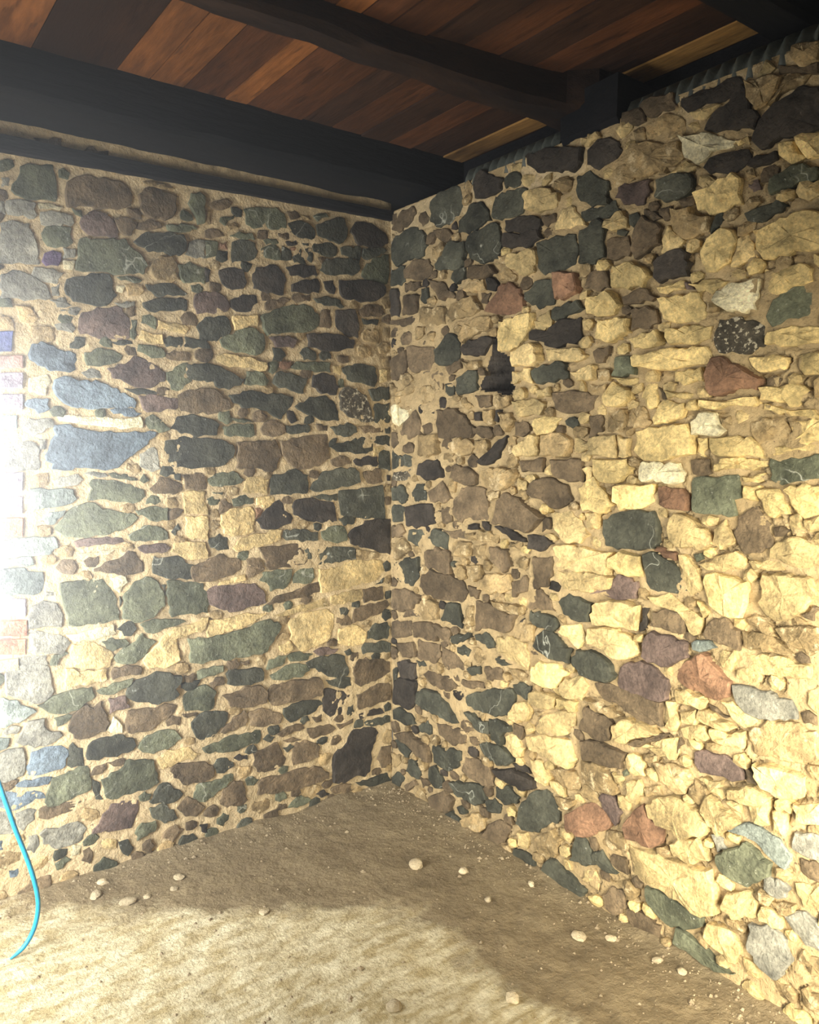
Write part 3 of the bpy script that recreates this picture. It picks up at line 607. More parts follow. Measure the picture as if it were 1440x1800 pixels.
D 2339 858 2274 827 2309 766 2398 773 2382 823
B 1618 18 1574 56 1509 51 1511 0 1608 0
B 1965 345 2015 357 2027 377 2008 409 1938 409 1925 379
B 2100 2425 2121 2388 2173 2385 2200 2432 2143 2455
D 2044 96 1983 99 1939 52 1946 11 2017 0 2054 0 2080 54
G 1883 2198 1925 2184 1980 2189 1989 2211 1972 2259 1921 2248 1885 2229
T 2097 686 2107 659 2164 647 2185 685 2174 725 2121 732
T 2522 2247 2536 2284 2510 2322 2464 2312 2424 2293 2429 2253 2483 2240
T 2359 1969 2351 2021 2286 2038 2273 1996 2312 1967
T 1501 2063 1474 2029 1490 2012 1532 2012 1546 2064
G 2464 363 2498 364 2525 382 2529 417 2490 427 2457 398
B 1913 2387 1918 2425 1912 2468 1831 2456 1806 2422 1846 2379
B 2057 2123 1986 2125 1974 2083 2000 2067 2057 2078
B 1391 1133 1425 1138 1450 1161 1428 1190 1389 1187 1379 1159
T 1927 2572 1872 2553 1863 2503 1935 2493 1986 2520 1990 2561
T 2307 189 2352 186 2385 197 2398 251 2371 259 2318 266 2308 230
D 1686 75 1716 60 1760 71 1765 108 1732 128 1698 123
T 1776 291 1731 284 1717 254 1768 231 1801 253
G 1278 0 1358 0 1357 33 1321 57 1270 21
G 1683 2318 1656 2318 1618 2302 1628 2279 1648 2256 1706 2257 1706 2294
T 2363 379 2292 365 2281 306 2338 293 2387 318
T 1799 1959 1852 1953 1859 2011 1816 2038 1758 2043 1747 1996
D 2017 2547 2032 2491 2075 2487 2119 2516 2119 2556 2060 2570
B 310 260 337 267 325 304 296 306 278 278
G 1990 135 2009 187 1950 200 1899 173 1934 132
T 641 61 685 47 723 74 715 108 639 101
B 2281 758 2237 732 2251 703 2277 680 2331 683 2325 724 2302 752
T 8 2072 35 2076 46 2095 42 2114 8 2117 8 2101
G 1642 817 1628 788 1661 753 1703 745 1746 765 1737 807 1702 830
D 2220 2237 2177 2236 2180 2196 2187 2171 2224 2167 2254 2184 2254 2220
T 124 2017 114 1983 153 1975 180 1984 180 2028 139 2030
G 845 97 819 82 823 62 848 40 874 57 873 80
T 1685 2089 1687 2140 1641 2151 1609 2116 1631 2086
B 2062 333 2112 314 2147 332 2126 376 2074 368
B 2169 2143 2125 2146 2099 2107 2118 2070 2171 2070 2216 2097 2199 2114
B 2187 504 2209 521 2210 565 2168 573 2132 553 2131 530 2153 505
T 8 205 25 198 65 223 30 270 8 262
D 956 21 970 0 1012 0 1035 19 1016 50 973 46
D 1633 2443 1681 2454 1679 2503 1641 2518 1602 2513 1597 2463
T 1981 544 1975 571 1917 601 1883 574 1881 533 1932 523
G 2424 2210 2392 2220 2347 2228 2344 2186 2381 2162 2426 2166
B 2483 2126 2428 2146 2406 2121 2401 2084 2451 2079 2483 2098
D 1327 1946 1348 1933 1377 1934 1377 1949 1357 1976 1326 1974
T 1511 126 1513 105 1538 85 1567 80 1572 111 1556 124
T 1689 497 1704 468 1738 471 1778 476 1783 507 1749 531 1707 534
T 1682 138 1672 173 1640 182 1596 165 1603 135 1651 116
T 1954 472 1973 457 2016 456 2046 476 2038 517 1993 525 1956 515
T 1886 689 1916 698 1919 733 1884 741 1840 730 1850 705
G 1122 139 1122 102 1195 81 1204 115 1179 150
D 827 327 797 297 793 282 838 262 868 269 889 300 869 328
B 1924 2359 1942 2327 1995 2327 2008 2359 1987 2394 1953 2391
T 2096 2233 2138 2224 2177 2236 2170 2265 2136 2287 2091 2266
G 2069 656 2062 693 2033 698 1992 700 1989 666 2006 638 2040 637
B 256 1945 283 1953 288 1976 265 1982 232 1980 230 1952
D 434 2005 390 1985 393 1950 448 1949 467 1976
T 76 2042 117 2043 159 2057 162 2083 142 2102 77 2104 71 2081
T 2257 355 2262 380 2232 401 2190 394 2173 358 2197 340 2225 340
D 555 1935 592 1938 590 1991 556 1989 531 1963
T 2373 468 2391 447 2433 447 2446 471 2435 499 2417 508 2377 490
T 1480 21 1453 46 1411 25 1424 0 1465 0
T 1521 1453 1530 1475 1495 1497 1464 1499 1464 1467 1494 1446
G 1819 2188 1853 2203 1864 2239 1825 2249 1775 2234 1775 2194
B 2416 2349 2419 2376 2391 2389 2365 2387 2350 2361 2356 2329 2385 2335
T 2181 2320 2224 2316 2232 2340 2224 2379 2188 2380 2150 2375 2148 2331
T 2137 215 2128 173 2163 157 2193 172 2182 208
T 1679 0 1716 0 1732 24 1706 51 1659 43 1648 19
G 2122 81 2151 67 2179 69 2196 96 2172 121 2148 121 2124 102
T 2483 110 2462 82 2469 53 2510 48 2524 75 2515 109
T 1461 2004 1426 1995 1429 1956 1452 1946 1494 1959 1504 2000
G 2302 453 2253 451 2219 415 2261 405 2310 416
G 2237 33 2279 36 2284 55 2258 80 2215 79 2218 49
G 828 1691 830 1727 787 1730 773 1692 796 1675
B 629 46 601 48 597 15 619 0 654 0 671 9 667 37
T 43 2250 8 2253 8 2220 8 2205 39 2198 58 2228
T 2468 2421 2469 2454 2433 2460 2402 2460 2402 2435 2416 2403 2438 2401
T 1377 210 1397 236 1386 266 1360 258 1332 239 1326 216
T 397 193 397 218 396 240 362 234 334 228 338 204 367 183
B 892 1914 923 1925 919 1958 881 1970 854 1968 849 1933 872 1912
D 59 807 51 837 17 837 8 815 8 797 39 784
T 2347 2493 2348 2525 2330 2543 2292 2540 2282 2505 2305 2486
T 652 682 680 680 695 709 676 726 656 728 645 701
T 1692 439 1692 423 1717 406 1742 400 1756 423 1757 446 1715 454
B 1909 376 1908 389 1876 407 1853 386 1846 368 1881 358
B 977 2075 945 2102 913 2088 916 2049 968 2043
T 22 1991 8 1984 8 1962 8 1938 40 1936 54 1963 52 1978
B 1867 70 1901 64 1929 67 1934 92 1924 121 1893 120 1877 105
D 1744 222 1695 220 1692 199 1718 177 1745 174 1755 205
G 2095 792 2113 807 2115 832 2079 839 2048 828 2048 808 2072 790
G 1977 2262 1995 2288 1969 2317 1939 2308 1935 2272
T 1901 201 1912 234 1887 246 1854 247 1849 209 1878 196
B 2393 139 2362 137 2353 99 2397 91 2418 112
T 728 232 766 220 783 253 770 273 720 261
D 1173 906 1195 881 1222 886 1245 913 1225 931 1185 935
G 2414 540 2404 579 2383 587 2354 580 2358 546 2391 536
G 2053 2280 2031 2275 2006 2263 1995 2235 2026 2225 2070 2235 2066 2259
G 2111 623 2127 595 2177 600 2176 636 2133 641
B 876 92 903 93 928 105 923 126 904 138 871 133 863 117
B 682 1692 684 1720 650 1737 620 1713 637 1687
B 22 2177 8 2169 8 2144 11 2132 52 2142 49 2161
G 904 0 924 18 920 45 876 43 870 11
B 1567 2359 1574 2342 1600 2323 1624 2325 1635 2348 1621 2369 1592 2370
D 1981 339 1964 315 1978 301 1994 302 2018 316 2002 339
T 1117 31 1086 46 1053 33 1057 13 1088 0 1124 6
G 556 97 555 80 589 73 613 86 608 116 572 118
T 996 747 977 736 976 713 1016 705 1027 719 1022 747
B 1068 506 1071 527 1045 544 1010 530 1020 501
D 447 9 439 39 411 46 392 35 391 0 418 0
T 389 92 398 64 449 54 460 78 450 104 413 105
B 1215 0 1219 29 1200 42 1173 30 1168 2
B 324 39 302 16 324 0 358 8 355 39
T 1612 2008 1596 2023 1569 2025 1556 2008 1554 1984 1580 1980 1608 1988
T 227 27 200 41 172 32 174 0 200 1 222 15
B 2272 2044 2264 2069 2230 2073 2207 2052 2222 2030 2241 2026
T 8 971 13 961 32 959 46 979 45 990 19 999 8 994
B 1712 622 1742 637 1738 656 1712 663 1688 658 1687 628
G 739 184 745 211 711 217 684 196 709 177
G 2051 2376 2074 2390 2065 2415 2030 2420 2025 2386
B 192 630 220 626 234 637 224 666 187 663
B 1575 2187 1598 2162 1626 2169 1631 2195 1601 2198
B 958 71 978 62 1002 67 1002 98 975 100 956 89
B 879 621 892 645 864 666 835 663 826 630
T 1398 1197 1421 1198 1436 1219 1431 1236 1407 1240 1389 1225
T 1923 825 1921 798 1947 788 1975 789 1981 807 1983 830 1953 837
B 1560 2437 1555 2412 1566 2401 1606 2401 1606 2430 1588 2440
G 1373 2019 1400 2016 1414 2031 1409 2046 1388 2057 1362 2043
T 1209 1238 1182 1228 1178 1208 1213 1199 1231 1218
T 2472 485 2461 458 2484 441 2502 442 2523 459 2512 483
B 1111 2432 1117 2416 1138 2413 1160 2424 1166 2448 1127 2453
B 2403 757 2380 760 2356 744 2373 718 2407 725
G 1832 113 1810 112 1800 92 1801 73 1823 75 1841 85
D 1015 1503 1012 1483 1047 1473 1071 1485 1061 1518 1024 1516
G 918 2444 940 2436 966 2440 968 2455 960 2475 942 2473 921 2461
D 420 1723 404 1709 405 1691 426 1683 453 1684 447 1711
D 8 390 8 367 11 360 44 358 48 386 25 402
B 808 686 817 710 811 725 775 725 760 701 774 687
B 2338 2053 2359 2041 2395 2044 2405 2062 2391 2079 2352 2077
T 1018 1307 1016 1292 1026 1272 1055 1273 1064 1296 1046 1311
T 1641 211 1622 233 1591 228 1588 209 1605 194 1630 195
B 324 712 347 716 345 731 329 745 312 745 292 732 302 707
D 329 1993 317 1975 321 1962 352 1953 371 1961 373 1980 355 1998
D 1950 2123 1972 2136 1972 2151 1956 2161 1942 2164 1931 2147 1933 2129
D 634 378 642 405 630 414 590 410 583 398 588 376 615 370
T 38 535 16 531 8 519 8 497 14 495 43 493 44 507
G 1354 118 1392 122 1394 139 1372 157 1351 163 1333 141
D 373 1235 389 1224 410 1234 410 1259 394 1263 371 1255
B 1181 1959 1149 1953 1145 1923 1176 1922 1192 1944
D 1691 315 1708 303 1734 306 1736 333 1706 342
D 189 905 177 890 178 868 196 867 221 875 221 888 220 905
G 655 910 654 927 632 937 613 936 605 909 627 901
T 772 1432 750 1421 751 1395 779 1392 802 1405 792 1428
B 1305 1193 1304 1167 1316 1153 1345 1156 1357 1179 1337 1192
T 1039 1355 1049 1375 1046 1393 1015 1398 1005 1380 1005 1358
B 401 1450 429 1460 429 1484 413 1490 384 1482 379 1460
G 1408 1692 1440 1694 1453 1714 1436 1731 1417 1732 1397 1715
T 837 1275 855 1261 881 1265 881 1280 867 1299 837 1295
D 285 876 262 878 234 861 246 839 279 841
T 860 2291 844 2305 818 2305 809 2286 830 2268 854 2270
D 682 2300 697 2278 718 2277 729 2300 724 2318 701 2318 677 2312
T 1758 2101 1732 2105 1714 2098 1712 2072 1737 2066 1760 2075
T 29 1416 8 1417 8 1396 8 1380 33 1383 43 1401
T 15 62 34 63 44 82 37 101 17 101 8 86 8 75
B 509 2432 527 2427 559 2435 564 2447 541 2461 511 2462
T 1144 1496 1168 1491 1197 1506 1191 1530 1156 1527
B 1785 303 1800 290 1814 292 1836 306 1834 327 1806 324 1783 322
T 2078 494 2106 497 2111 522 2070 534 2057 510
T 1608 2249 1606 2225 1613 2212 1633 2212 1651 2221 1651 2243 1638 2248
G 1145 232 1182 237 1186 256 1161 270 1135 251
D 692 336 687 313 712 315 745 325 739 339 707 354
G 1261 1948 1277 1960 1268 1983 1251 1986 1233 1966 1232 1945
G 735 1166 714 1165 715 1139 729 1128 756 1130 765 1144 757 1163
T 852 1345 838 1332 837 1308 863 1311 881 1319 886 1338
B 266 367 304 363 324 378 301 397 274 392
D 177 353 163 343 162 317 179 312 212 316 214 327 202 351
D 440 400 471 386 487 403 477 423 451 424
G 1364 2509 1393 2513 1395 2535 1377 2547 1357 2531
B 635 2413 655 2416 652 2438 647 2449 617 2453 609 2445 609 2421
T 174 2174 200 2171 229 2187 222 2207 188 2212 175 2195
T 1000 435 981 445 960 437 957 414 983 410 1002 423
G 546 220 551 198 582 192 596 211 575 231
T 20 640 8 626 8 614 26 604 45 602 44 627
D 67 635 71 615 108 610 118 634 96 650
B 993 694 956 699 945 681 966 658 989 667
T 168 788 150 804 125 803 113 795 118 771 142 769 162 772
T 642 1808 640 1832 625 1838 592 1830 592 1805 617 1800
T 564 806 535 800 538 783 565 770 590 779 583 793
G 1069 1398 1070 1381 1092 1370 1127 1374 1123 1392 1106 1407
B 609 2211 598 2188 604 2176 635 2174 643 2191 638 2211
G 550 901 561 925 548 939 527 938 517 927 515 916 534 903
T 541 857 549 839 568 841 579 853 582 872 563 876 539 878
T 830 924 833 907 861 899 887 914 884 929 862 939 840 934
B 465 953 424 946 427 923 454 913 481 927
T 608 1479 606 1465 628 1456 659 1457 659 1483 629 1492
T 1509 1313 1462 1308 1462 1284 1493 1271 1506 1291
T 1340 1105 1370 1109 1378 1133 1358 1145 1335 1140 1326 1117
T 1464 1215 1446 1199 1449 1184 1482 1176 1500 1192 1493 1211
G 772 72 785 86 784 109 759 109 743 106 740 88 753 74
B 20 1361 8 1349 8 1331 11 1322 35 1322 41 1342 45 1357
T 1033 1230 1014 1250 979 1237 975 1219 1020 1215
T 494 1257 480 1277 441 1272 433 1259 458 1240 477 1235
B 528 1386 514 1370 513 1351 531 1347 559 1352 563 1365 551 1379
T 1221 1372 1186 1385 1169 1376 1168 1355 1193 1342 1220 1355
G 832 1379 844 1360 876 1359 889 1382 864 1395
B 709 1465 731 1479 719 1503 685 1503 680 1483 692 1467
T 884 1478 897 1501 884 1512 853 1510 847 1491 855 1477
T 1050 1612 1072 1619 1075 1632 1058 1647 1045 1647 1029 1635 1030 1618
G 1260 1707 1271 1692 1297 1696 1302 1713 1292 1728 1264 1726
B 735 1742 712 1745 703 1727 719 1705 735 1703 750 1716 748 1729
B 1050 1814 1025 1807 1028 1785 1058 1779 1079 1790 1072 1808
B 466 1874 467 1897 454 1911 413 1908 416 1883 425 1872
B 1620 435 1599 428 1605 412 1626 396 1650 396 1652 414 1656 432
T 481 2066 464 2067 444 2067 444 2044 454 2032 480 2029 485 2048
D 1471 137 1446 129 1451 107 1467 100 1491 96 1498 112 1492 136
B 534 110 495 112 487 87 508 74 537 82
G 1586 2056 1601 2057 1602 2086 1577 2091 1560 2085 1555 2058
G 933 2200 899 2212 882 2194 893 2173 928 2178
D 21 926 8 926 8 901 8 892 32 886 43 905 39 924
D 355 285 379 276 410 288 403 304 380 312 349 305
B 114 91 71 98 62 76 83 62 117 72
D 761 2499 763 2518 741 2521 717 2514 720 2487 742 2485
B 371 74 382 91 362 108 329 108 338 77
B 810 2196 827 2184 851 2183 860 2206 859 2224 838 2222 812 2219
T 810 524 791 532 764 529 764 503 775 494 798 496 813 506
G 2040 2015 2071 2023 2069 2041 2047 2055 2025 2048 2026 2030
B 2440 251 2424 249 2418 223 2446 221 2467 224 2471 246
R0
Y 1401 192 1439 177 1500 184 1559 180 1650 163 1702 199 1700 267 1677 326 1544 298 1461 293 1379 281
B 263 945 382 939 513 948 548 1001 512 1043 419 1054 303 1063 242 1030 221 977
D 51 2376 147 2390 248 2389 268 2432 238 2497 157 2525 52 2511 19 2481 19 2413
B 731 1294 810 1279 886 1270 929 1300 971 1334 913 1361 839 1399 761 1416 714 1381 682 1290
D 1239 1303 1254 1262 1319 1259 1443 1272 1465 1294 1463 1358 1445 1391 1378 1392 1277 1370 1238 1346
B 455 1308 510 1277 545 1303 598 1295 665 1300 665 1356 647 1422 562 1430 509 1422 455 1366
D 852 148 883 132 965 154 1008 199 1064 237 1064 264 1042 309 991 328 933 302 866 222
D 553 528 624 529 725 529 798 555 836 626 820 667 740 647 605 601 544 562
D 297 2519 335 2488 410 2483 482 2501 507 2550 489 2609 445 2625 354 2620 306 2597
D 191 444 264 431 345 435 443 431 499 441 480 472 433 508 345 535 264 527 201 499
B 339 1683 359 1624 560 1623 577 1667 541 1702 470 1744 358 1742
D 526 2371 553 2322 620 2289 717 2293 732 2342 715 2397 691 2434 602 2421 535 2413
N 13 397 137 396 191 437 212 547 92 538 36 511
B 594 845 654 868 769 873 816 898 846 964 815 953 703 968 593 973
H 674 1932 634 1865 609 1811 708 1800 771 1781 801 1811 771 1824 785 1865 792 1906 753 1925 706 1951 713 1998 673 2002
Y 1031 1155 1150 1161 1274 1167 1284 1244 1199 1245 1109 1250 1015 1235
D 919 2226 954 2191 1049 2194 1100 2205 1111 2259 1098 2304 993 2315 910 2312
D 15 1000 93 972 179 971 221 1015 221 1109 115 1091 26 1054
P 1319 796 1384 781 1470 772 1504 802 1515 845 1514 870 1466 894 1405 906 1356 890 1318 849
O 1361 1578 1398 1548 1492 1550 1580 1570 1578 1607 1555 1659 1477 1656 1365 1638
N 862 2595 920 2550 1002 2534 1087 2507 1123 2534 1129 2578 1052 2604 932 2625 847 2629
O 713 2019 714 1950 784 1944 829 1955 873 1992 901 2019 908 2068 797 2062 720 2061
Y 1457 406 1517 399 1587 386 1652 422 1671 470 1628 492 1560 507 1491 487 1444 443
N 1761 2389 1801 2402 1835 2400 1878 2395 1934 2394 1914 2501 1856 2520 1814 2503 1762 2483 1745 2451 1732 2422
B 1254 738 1334 733 1399 713 1460 710 1501 717 1493 791 1280 799 1212 783
T 1803 726 1859 735 1930 740 1989 768 1977 842 1908 848 1845 839 1781 784
O 1758 2127 1777 2098 1822 2099 1907 2095 1955 2098 1952 2161 1911 2198 1860 2205 1809 2192 1746 2180
B 12 845 71 837 179 869 242 930 115 955 12 929
Y 915 461 1003 457 1114 451 1140 491 1112 554 987 538 884 496
B 147 1959 178 1908 299 1905 338 1943 318 2004 137 2021
N 137 1234 221 1235 341 1263 321 1347 137 1323
Y 713 788 771 767 849 757 910 754 909 808 893 859 816 871 729 848
R 1119 222 1211 238 1297 303 1308 357 1221 365 1098 277
R 639 2108 704 2089 782 2079 842 2087 849 2132 841 2164 780 2199 718 2188
D 667 2460 715 2434 799 2426 843 2431 857 2458 864 2511 760 2531 682 2530
B 262 1071 361 1059 438 1056 438 1152 342 1166 262 1133
R 1542 877 1571 859 1647 849 1689 850 1719 868 1727 917 1686 944 1643 973 1611 971 1536 905
G 1575 1400 1638 1395 1700 1390 1724 1397 1713 1441 1737 1447 1729 1514 1645 1502 1577 1499
D 326 213 386 207 444 214 482 239 519 288 518 325 443 319 405 289 366 302 316 286
B 510 236 556 227 627 228 696 229 729 252 712 281 686 319 626 323 537 306 519 264
Y 1805 1161 1825 1128 1871 1119 1930 1155 1970 1204 1943 1251 1865 1249 1811 1242
T 1316 2476 1342 2422 1407 2414 1486 2421 1518 2440 1494 2491 1427 2506 1333 2529
B 883 1422 913 1403 984 1386 1026 1369 1067 1381 1106 1409 1078 1457 1010 1479 940 1472 897 1454
D 317 2342 336 2316 465 2294 518 2318 517 2395 410 2410 374 2366
Y 1192 1019 1206 988 1327 1000 1390 1001 1400 1085 1298 1085 1225 1068
N 888 1975 959 1958 959 1948 1028 1936 1106 1943 1131 1959 1129 2026 1065 2029 1006 2017 965 1992 930 2006 887 2000
D 1110 835 1154 800 1253 801 1275 802 1312 837 1291 865 1257 884 1195 898 1138 886
Y 1194 920 1263 912 1304 889 1368 908 1411 933 1366 981 1288 993 1193 975
R 1372 300 1411 305 1472 309 1496 329 1518 396 1460 401 1432 441 1395 406 1358 338
D 373 858 458 849 523 843 501 943 423 938
D 473 2437 535 2419 602 2432 667 2444 659 2483 617 2524 551 2529 482 2479
Y 955 528 1085 562 1137 613 1136 664 1042 638 972 598 929 542
G 1708 339 1749 329 1799 328 1827 355 1863 390 1867 429 1823 447 1784 459 1746 424 1696 383
D 338 1990 348 1931 432 1918 486 1931 495 1998 468 2035 413 2046 376 2010
B 137 230 223 205 296 203 285 270 244 277 137 297 24 250
L 1806 145 1846 109 1894 98 1936 177 1916 231 1860 248 1803 220
D 1041 0 1111 0 1178 0 1203 38 1136 70 1053 87 1011 69 968 6
G 1454 119 1528 81 1597 95 1656 136 1650 163 1583 171 1501 174 1446 170
B 201 654 324 650 374 692 363 745 211 740
Y 1073 1090 1165 1093 1275 1119 1286 1159 1225 1165 1085 1152 1017 1143
T 210 1551 281 1539 369 1564 350 1641 220 1637
D 967 837 1038 826 1106 831 1111 883 1036 919 979 929 937 895 923 854
O 1631 1171 1648 1126 1700 1102 1750 1106 1767 1155 1765 1213 1686 1225 1634 1219
Y 1014 1307 1056 1260 1148 1259 1185 1292 1146 1337 1093 1368 999 1352
B 72 1651 137 1613 230 1637 240 1698 199 1747 115 1700
T 430 2164 394 2123 431 2096 538 2099 622 2116 571 2178 502 2176
w 1636 1883 1652 1859 1692 1860 1740 1847 1791 1864 1793 1915 1756 1940 1698 1956 1649 1953 1635 1919
P 1162 1080 1204 1097 1324 1089 1381 1103 1391 1161 1309 1176 1276 1143
P 1417 924 1442 909 1490 904 1535 925 1579 954 1572 997 1521 1011 1451 1013 1427 988
O 1365 1841 1494 1821 1623 1830 1633 1843 1611 1881 1536 1884 1447 1883 1364 1870
D 483 134 548 127 611 126 671 172 645 216 556 203 444 170
T 613 1471 647 1439 729 1420 792 1445 822 1483 806 1504 728 1513 630 1494
O 925 726 969 715 1026 718 1067 749 1100 799 1052 819 967 810 924 779
L 1739 864 1770 835 1836 835 1890 846 1925 860 1906 907 1852 911 1776 915 1728 907
D 1421 1180 1435 1142 1505 1142 1566 1156 1560 1170 1537 1215 1502 1241 1455 1260 1431 1262 1407 1250
D 1094 2449 1120 2406 1170 2376 1241 2368 1229 2398 1240 2440 1155 2498 1093 2496
B 1176 503 1274 513 1340 524 1358 584 1299 587 1244 592 1160 567
R 1614 1800 1620 1754 1647 1735 1696 1746 1744 1752 1777 1746 1790 1775 1747 1800 1713 1824 1663 1850 1632 1848
N 584 2543 634 2531 729 2539 744 2576 681 2608 600 2645 567 2600
D 1121 2201 1190 2189 1222 2208 1219 2319 1199 2334 1118 2310
Y 1531 344 1544 308 1620 318 1676 355 1636 412 1576 386
N 210 1464 281 1442 388 1458 388 1494 359 1529 281 1533 220 1514
B 116 2317 278 2290 307 2332 278 2372 178 2384 116 2353
B 1019 1720 1073 1703 1187 1714 1210 1760 1097 1785 1004 1780
B 305 557 364 553 442 560 507 600 422 623 344 617 284 615 243 586
T 219 2121 279 2090 394 2089 394 2158 239 2178
B 307 0 368 0 445 39 464 96 406 119 296 47
B 366 352 462 332 545 369 545 418 443 412 345 397
T 618 1023 686 1010 814 1052 797 1109 668 1092
B 180 740 243 752 344 754 363 789 304 833 169 803
O 1125 1446 1155 1372 1251 1373 1290 1402 1236 1451 1194 1492
D 856 2121 893 2096 943 2079 1004 2085 1002 2178 927 2180 856 2146
B 12 1884 50 1879 137 1923 137 2009 12 1972
G 1811 1913 1855 1928 1906 1930 1954 1948 1960 1979 1927 2012 1885 2014 1834 2005 1809 1984 1792 1944
D 1075 998 1128 987 1192 994 1200 1041 1203 1060 1100 1079 1047 1040
B 647 8 665 0 733 0 781 39 813 110 747 119 681 69
B 12 705 169 748 158 813 12 781
O 1566 2275 1628 2252 1715 2258 1705 2286 1708 2328 1683 2351 1605 2332 1553 2327
N 1620 2476 1669 2470 1740 2448 1753 2482 1724 2507 1718 2543 1703 2581 1675 2565 1647 2541 1608 2532 1579 2497
B 1727 1322 1752 1288 1799 1298 1840 1315 1834 1341 1824 1379 1805 1395 1785 1429 1757 1414 1729 1394 1716 1348
O 1449 2006 1467 1976 1534 1958 1603 1959 1601 2004 1584 2038 1509 2045 1448 2040
B 1159 612 1216 595 1285 605 1303 670 1269 688 1178 696
D 643 364 677 351 728 333 801 363 832 390 760 418 676 416 625 388
Y 1498 1348 1511 1305 1557 1286 1632 1293 1662 1311 1630 1350 1586 1374 1520 1389
N 745 292 826 286 888 286 940 316 932 346 887 352 809 349 712 316
T 1178 424 1262 420 1329 434 1288 485 1245 509 1162 499
O 1289 1412 1316 1383 1403 1398 1444 1421 1436 1475 1294 1464
N 747 2391 837 2357 923 2354 937 2390 908 2406 817 2425 746 2427
T 211 861 242 829 363 856 363 899 323 930 242 917
O 1194 1492 1235 1472 1313 1475 1350 1517 1337 1552 1192 1550
B 918 1130 926 1068 1004 1090 1017 1154 1016 1200 917 1188
T 953 1554 1076 1556 1101 1600 1047 1640 951 1631
N 1142 2519 1191 2488 1272 2502 1294 2522 1259 2567 1189 2588 1165 2577 1141 2565
T 12 1089 49 1070 179 1136 115 1181 12 1144
T 967 72 1011 69 1067 115 1079 174 1037 199 951 132
O 1282 1193 1336 1175 1409 1179 1401 1244 1322 1255 1282 1226
B 435 1460 508 1439 596 1437 604 1477 561 1504 472 1519 444 1507
D 12 318 137 324 191 346 169 386 70 392 12 363
T 494 2021 521 1996 573 2024 664 2035 672 2083 572 2090 520 2074
G 1819 1503 1855 1488 1932 1507 1981 1517 1970 1570 1879 1565 1817 1560
D 469 1819 487 1795 601 1812 591 1884 540 1893 469 1864
B 73 2519 147 2540 198 2576 178 2610 95 2611 19 2542
O 1590 2168 1587 2124 1603 2094 1634 2089 1683 2107 1700 2164 1689 2192 1659 2207 1620 2197
T 434 1588 490 1548 560 1560 595 1589 542 1622 485 1622
B 383 669 441 645 533 673 524 701 478 727 383 743
O 1258 2102 1309 2094 1382 2083 1405 2118 1368 2153 1331 2174 1256 2172
B 302 1352 417 1358 452 1375 417 1412 379 1446 281 1393
N 1417 2111 1440 2088 1508 2096 1551 2089 1550 2130 1538 2160 1516 2178 1449 2171 1415 2154
T 1489 533 1549 513 1582 525 1614 581 1602 592 1591 608 1522 606 1464 587
Y 865 2436 922 2413 1004 2414 1016 2459 935 2498 864 2486
Y 779 2251 840 2210 912 2208 911 2287 868 2296 779 2292
B 1330 2208 1349 2175 1391 2187 1437 2207 1447 2252 1411 2278 1375 2305 1358 2289 1335 2251
P 1612 635 1634 613 1687 622 1738 620 1772 637 1761 671 1715 693 1653 688 1611 670
B 1024 1485 1091 1467 1149 1469 1141 1547 995 1544
W 1627 2010 1678 1972 1727 1961 1764 1965 1765 2050 1723 2048 1665 2048 1636 2035
Y 1825 650 1873 622 1943 647 1949 711 1878 714 1804 699
Y 1298 609 1351 614 1413 654 1485 686 1411 706 1348 699 1303 665
Y 800 1885 904 1877 946 1894 931 1945 902 1963 799 1937
N 732 2342 763 2326 867 2301 945 2320 923 2354 837 2357 739 2382
D 927 1814 990 1816 1076 1825 1076 1844 1042 1886 961 1882 904 1861
N 92 538 201 557 201 628 93 617 59 603
D 137 1170 200 1151 282 1147 262 1232 147 1222
W 1382 1488 1460 1481 1539 1484 1549 1513 1531 1541 1458 1544 1380 1538
B 684 1145 766 1105 812 1139 780 1200 675 1200
W 1523 2434 1561 2405 1592 2410 1612 2427 1671 2423 1680 2437 1640 2462 1569 2487 1505 2502
T 540 0 594 0 672 54 663 92 593 89 521 31
N 522 1951 633 1941 657 1971 689 2000 623 2013 556 2009 504 1975
N 1524 2563 1566 2563 1627 2556 1667 2560 1703 2585 1688 2607 1635 2609 1564 2611 1501 2606
D 1122 117 1188 125 1251 163 1212 208 1185 230 1146 212
Y 1774 974 1822 958 1955 980 1953 1014 1866 1021 1763 1008
Y 1828 1288 1899 1270 1983 1289 1956 1336 1896 1355 1844 1333
O 1153 2035 1221 2016 1273 2014 1298 2041 1271 2080 1232 2096 1165 2085
P 1261 361 1280 352 1319 320 1344 374 1317 418 1277 419 1243 391
O 1196 1947 1262 1930 1331 1953 1330 1997 1286 2008 1208 2007
c 1713 478 1783 487 1852 450 1908 428 1924 472 1886 510 1792 519
B 94 2161 209 2158 219 2229 116 2244
O 1637 1589 1663 1562 1732 1563 1803 1559 1798 1581 1763 1620 1701 1621 1631 1617
T 1486 2253 1515 2210 1558 2197 1609 2208 1608 2249 1566 2262 1544 2290 1484 2299
B 93 630 190 652 180 721 37 685
G 1553 31 1622 26 1709 23 1770 47 1708 52 1642 78 1563 88
O 1780 2022 1820 1997 1866 2012 1918 2017 1917 2049 1883 2071 1823 2065 1778 2073
T 1380 2543 1404 2522 1472 2502 1516 2503 1514 2544 1458 2584 1402 2583 1379 2572
D 1421 2345 1456 2323 1532 2328 1553 2341 1541 2388 1464 2399 1425 2396
Y 1095 705 1174 715 1192 770 1167 799 1093 777 1067 729
R 1011 2099 1064 2096 1115 2108 1101 2176 1009 2192
D 179 1338 282 1357 251 1429 200 1427 147 1387
D 702 429 760 424 759 464 815 497 806 518 742 522 684 511
Y 1663 109 1717 87 1769 76 1786 144 1745 171 1672 154
B 891 993 964 995 1034 1002 998 1053 962 1073 904 1060
